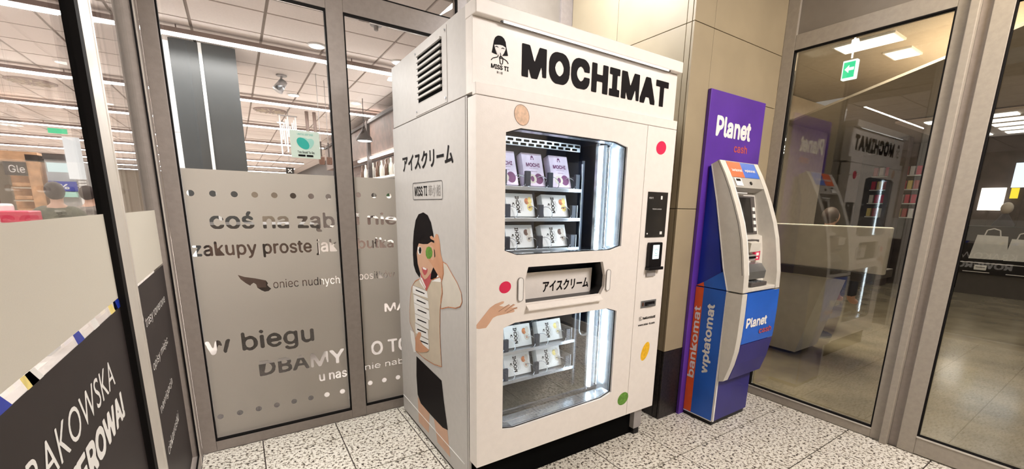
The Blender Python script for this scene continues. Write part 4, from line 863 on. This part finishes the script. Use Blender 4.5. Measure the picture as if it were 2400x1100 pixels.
# ---- people
def skinmesh(name, V, E, R_, m, parent, sub=1):
    me = bpy.data.meshes.new(name); me.from_pydata(V, E, [])
    o = bpy.data.objects.new(name, me); C.objects.link(o)
    md = o.modifiers.new('s', 'SKIN'); 
    for i, r in enumerate(R_): me.skin_vertices[0].data[i].radius = (r, r) if not isinstance(r, tuple) else r
    me.skin_vertices[0].data[0].use_root = True
    md.use_smooth_shade = True
    s2 = o.modifiers.new('u', 'SUBSURF'); s2.levels = sub; s2.render_levels = sub
    dg = bpy.context.evaluated_depsgraph_get(); m2 = bpy.data.meshes.new_from_object(o.evaluated_get(dg)); m2.name = name
    bpy.data.objects.remove(o)
    for p in m2.polygons: p.use_smooth = True
    m2.materials.clear(); return link(name, m2, m, parent)
def person(loc, rz, label, coat, group=None, seated=False):
    r = empty('person', loc, rz); tag(r, label, 'person', group)
    V = [(0, 0, .93), (0, 0, 1.08), (0, 0, 1.27), (0, .01, 1.42), (0, 0, 1.50), (0, -.01, 1.58), (0, -.01, 1.68)]
    R_ = [(.15, .11), (.13, .10), (.16, .11), (.09, .08), .05, .075, .07]; E = [(0, 1), (1, 2), (2, 3), (3, 4), (4, 5), (5, 6)]
    def add(parent_i, pts):
        i = parent_i
        for p, rr in pts: V.append(p); R_.append(rr); E.append((i, len(V)-1)); i = len(V)-1
        return i
    for s_ in (-1, 1):
        if seated: add(0, [((s_*.10, -.02, .90), .09), ((s_*.11, -.42, .92), .07), ((s_*.11, -.44, .50), .05), ((s_*.11, -.56, .46), .04)])
        else: add(0, [((s_*.09, 0, .86), .09), ((s_*.10, -.02, .48), .06), ((s_*.10, .01, .09), .042), ((s_*.11, -.14, .04), .035)])
        h = add(3, [((s_*.19, .01, 1.38), .06), ((s_*.23, .02, 1.12), .045), ((s_*.22, -.14, .95), .032), ((s_*.21, -.19, .91), .03)])
        for k in range(4): add(h, [((s_*.21+(k-1.5)*.018, -.235, .885), .009), ((s_*.21+(k-1.5)*.02, -.265, .865-.004*k), .008)])
        add(h, [((s_*.17, -.21, .90), .010), ((s_*.155, -.235, .89), .009)])
    skinmesh('body', V, E, R_, M['sk'], r, 1)
    # clothes
    V = [(0, 0, .90), (0, 0, 1.08), (0, 0, 1.27), (0, .01, 1.42)]; R_ = [(.18, .14), (.155, .125), (.185, .135), (.11, .10)]; E = [(0, 1), (1, 2), (2, 3)]
    for s_ in (-1, 1): add(3, [((s_*.20, .01, 1.38), .075), ((s_*.245, .02, 1.12), .06), ((s_*.225, -.13, .96), .045)])
    skinmesh('jacket', V, E, R_, coat, r, 1)
    V = [(0, 0, .92)]; R_ = [(.16, .12)]; E = []
    for s_ in (-1, 1):
        if seated: add(0, [((s_*.10, -.02, .90), .10), ((s_*.11, -.42, .92), .08), ((s_*.11, -.44, .52), .06)])
        else: add(0, [((s_*.09, 0, .84), .10), ((s_*.10, -.02, .48), .075), ((s_*.10, .01, .12), .06)])
    skinmesh('trousers', V, E, R_, M['trousers'], r, 1)
    MB().ball((0, .012, 1.655), .092, .105, .115, 16).build('hair', M['hairm'], r, True)
    f = MB().ball((0, -.045, 1.635), .070, .068, .095, 14); f.ball((0, -.118, 1.625), .012, .016, .022, 8); f.ball((-.074, 0, 1.63), .012, .02, .03, 8); f.ball((.074, 0, 1.63), .012, .02, .03, 8)
    f.build('face', M['sk'], r, True)
    e = MB(); e.ball((-.028, -.108, 1.648), .011, .007, .007, 8); e.ball((.028, -.108, 1.648), .011, .007, .007, 8); e.build('eyes', M['ink'], r)
    MB().ball((0, -.108, 1.588), .022, .009, .007, 8).build('mouth', M['maroon'], r)
    return r
p1 = person((-1.72, 7.1, -.13), PI, 'customer in a bulky olive jacket seen from behind in the shop', M['jacket'])
p2 = person((-1.75, 8.6, -.12), 2.6, 'customer in a grey coat beside the poster display, farther back', M['coat'])
for p in (p1, p2): p.scale = (.93, .93, .93); p.location.z = 0
# ================================================================ MALL BEHIND THE RIGHT GLASS
ct_ = empty('reception_counter', (4.7, 2.4, 0)); tag(ct_, 'long white reception counter behind the right glass', 'counter')
MB().prism([(-.68, .85), (-.50, .03), (1.45, .03), (1.45, .85)], lambda u, v, d: Vector((d, u, v)), 0, .5).build('front_panel', M['counter'], ct_); box('worktop', M['charcoal'], ct_, -.08, .6, -1.0, 1.45, .85, .93, bev=.004)
box('screen_wall', M['counter'], ct_, -.06, -.02, -1.12, 1.45, .93, 1.34, bev=.012); box('plinth', M['charcoal'], ct_, .02, .45, -.45, 1.4, 0, .03)
p3 = person((5.75, 2.17, 0), 1.2, 'dark haired person sitting behind the white counter', M['cream'], None, True); p3.scale = (.86, .86, .86)
st_ = empty('stool', (5.75, 2.17, 0)); tag(st_, 'swivel stool under the person behind the counter', 'stool'); MB().lathe([(.16, .62), (.17, .64), (.16, .67)], 0, 0, 16).build('seat', M['charcoal'], st_, True); MB().tube([(0, 0, .02), (0, 0, .62)], .025).build('column', M['steel'], st_, True); MB().lathe([(.2, 0), (.2, .02), (.05, .04)], 0, 0, 16).build('base', M['steel'], st_)
mn = empty('monitor', (5.05, 2.62, .91)); tag(mn, 'white monitor standing on the counter left of the seated person', 'monitor'); box('housing', M['counter'], mn, 0, .04, -.16, .16, .14, .50, bev=.01); box('stand', M['counter'], mn, -.02, .06, -.05, .05, 0, .15)
ex = empty('exit_sign', (5.6, 2.16, 3.42)); tag(ex, 'green and white lit exit sign hanging from the mall ceiling', 'sign')
box('rod', M['steel'], ex, -.006, .006, -.006, .006, -.36, 0); box('box', M['exitw'], ex, -.03, .03, -.065, .065, -.57, -.38, bev=.006)
fe = SX(-.031); patch('green_field', rect(-.052, .052, -.555, -.40), fe, M['exitg'], ex, .001); patch('arrow', [(-.04, -.47), (0, -.43), (0, -.455), (.045, -.455), (.045, -.485), (0, -.485), (0, -.51)], fe, M['exitw'], ex, .002)
box('back_field', M['exitg'], ex, .031, .033, -.06, .06, -.55, -.42)
for (x, y, a, b, l) in ((7.1, 2.2, .18, .12, 'square ceiling light panel right of the exit sign'), (6.38, 2.32, .16, .28, 'wide ceiling light panel above the exit sign')):
    r = empty('ceiling_light', (x, y, 3.42)); tag(r, l, 'lamp', 'light panels in the mall ceiling'); box('frame', M['wprint'], r, -a-.02, a+.02, -b-.02, b+.02, -.02, 0); box('diffuser', M['lightpanel'], r, -a, a, -b, b, -.026, -.02)
# lit textured ceiling field over the far shops
lf = empty('light_ceiling', (10.5, 1.2, 0)); tag(lf, 'glowing textured ceiling field over the far shops', 'lamp')
box('panel', M['ceil'], lf, -1.4, 1.4, -4, 1.55, 2.90, 2.93)
for k in range(5):
    for j in range(9): box('light_bar', M['lightpanel'], lf, -1.2+k*.5, -.95+k*.5, -3.8+j*.58, -3.4+j*.58, 2.885, 2.90)
# far shop fronts
sh2 = empty('shop_shelf', (11.6, 3.2, 0)); tag(sh2, 'dark lit shop shelving stacked with red packets', 'shelf')
box('frame', M['dark'], sh2, 0, .4, -.55, .75, 0, 2.7)
for k in range(4):
    box('shelf', M['wprint'], sh2, -.12, 0, -.5, .5, 1.38+k*.28, 1.40+k*.28)
pk = None; n_ = 0
for k in range(4):
    for j in range(10):
        if j == 5: continue
        m = M[('red', 'red', 'wprint', 'redprint', 'banana')[(k*3+j) % 5]]
        if pk is None: pk = MB().box(-.04, .04, -.035, .035, 0, .17, bev=.004).build('packet', M['red'], None); o = pk
        else: o = pk.copy(); C.objects.link(o)
        o.location = (11.54, 2.75+j*.1, 1.402+k*.28); o.material_slots[0].link = 'OBJECT'; o.material_slots[0].material = m
        tag(o, ('red', 'red', 'white', 'dull red', 'pale yellow')[(k*3+j) % 5] + ' packet on the ' + ('lowest', 'third', 'second', 'top')[k] + ' shelf of the far red goods shelving', 'packet', 'packets on the far shelving')
pc = box('pillar', M['dark'], None, 11.0, 11.25, 3.05, 3.28, 0, 2.93); tag(pc, 'slim dark pillar before the far shelving of red packets', 'pillar')
pw = box('wall_shop_front', M['dark'], None, 12.2, 12.4, -6, 3.9, 0, 2.94)
tag(pw, kind=K)
ks = empty('kiosk', (11.4, 1.2, 0)); tag(ks, 'black mall kiosk wall printed with two white shopping bags', 'kiosk')
box('sign_panel', M['black'], ks, 0, .3, -2.6, .88, .40, 1.27, bev=.005); box('base', M['charcoal'], ks, .06, .3, -2.6, .86, 0, .40)
FK = SX(0)
for (c, w_, h, dd) in ((-.52, .24, .43, 0), (-.12, .20, .38, .001)):
    patch('bag_print', [(c-w_, .67), (c+w_, .68), (c+w_*.8, .67+h), (c-w_*.8, .68+h)], FK, M['wprint'], ks, .002+dd)
    stroke('bag_handle', [[(c-.10, .67+h), (c-.08, .77+h), (c, .80+h), (c+.08, .77+h), (c+.10, .67+h)]], FK, .018, M['wprint'], ks, .002)
stroke('white_line', [[(-.86, .60), (2.5, .60)], [(-.80, .43), (-.45, .43)], [(-.25, .43), (.15, .43)]], FK, .012, M['wprint'], ks, .002)
patches('icon', [rrect(-.66, -.50, .47, .56, .01, 3), rrect(-.02, .14, .46, .57, .01, 3)], FK, M['wprint'], ks, .002)
text('f', FK, .04, .10, .475, .56, M['ink'], ks, .05, d=.004); stroke('icon_lines', [[(-.64, .52), (-.52, .52)]], FK, .012, M['ink'], ks, .004)
r = empty('light_box', (12.1, 1.98, 0)); tag(r, 'upright white light box left of the yellow tag above the kiosk', 'light box'); box('panel', M['lightpanel'], r, 0, .06, -.18, .14, 1.56, 1.98); box('stand', M['dark'], r, .02, .05, -.02, .02, 0, 1.56)
r = empty('display_screen', (12.1, 1.47, 0)); tag(r, 'pale blue lit display above a yellow tag at the far right', 'display'); box('panel', emis('pale_blue_glow', (.7, .85, 1), 1.6), r, 0, .06, -.5, .28, 1.98, 2.42); box('tag', emis('yellow_glow', (1, .75, .05), 1.3), r, -.02, 0, .16, .26, 1.78, 1.97); box('stand', M['dark'], r, .02, .05, .1, .14, 0, 1.98)
for k, y in enumerate((2.3, 1.7, 1.2)):
    r = empty('mannequin', (11.9, y, 0)); tag(r, ('left', 'middle', 'right')[k] + ' dark dressed mannequin standing behind the kiosk', 'mannequin', 'mannequins behind the kiosk')
    MB().tube([(0, 0, .8), (0, 0, 1.0), (0, 0, 1.3), (0, 0, 1.42), (0, 0, 1.5)], [.12, .10, .15, .08, .04], 10).build('torso', M[('coat', 'trousers', 'brown')[k]], r, True)
    MB().ball((0, 0, 1.6), .075, .085, .11).build('head', M['cream'], r, True); MB().tube([(0, -.07, .8), (0, -.08, .04)], [.08, .04]).build('leg', M['trousers'], r, True); MB().tube([(0, .07, .8), (0, .08, .04)], [.08, .04]).build('leg', M['trousers'], r, True); MB().lathe([(.16, 0), (.16, .03)], 0, 0, 16).build('base', M['steel'], r)

ck = empty('checkout_desk', (0, 4.4, 0)); tag(ck, 'dark checkout desk behind the lower frosted film', 'desk')
box('front', M['dark'], ck, -.26, .62, 0, .6, .04, 1.22, bev=.01); box('top', M['charcoal'], ck, -.28, .64, -.03, .62, 1.22, 1.26); box('plinth', M['black'], ck, -.24, .6, .02, .58, 0, .04); box('drawer', M['brown'], ck, -.22, .16, -.012, 0, .7, 1.1); box('drawer', M['brown'], ck, .2, .58, -.012, 0, .7, 1.1)

dm = box('doormat', M['dark'], None, -.26, .42, 2.98, 4.3, 0.0005, .012, bev=.003); tag(dm, 'dark brown doormat on the shop floor behind the lower frosted film', 'doormat')
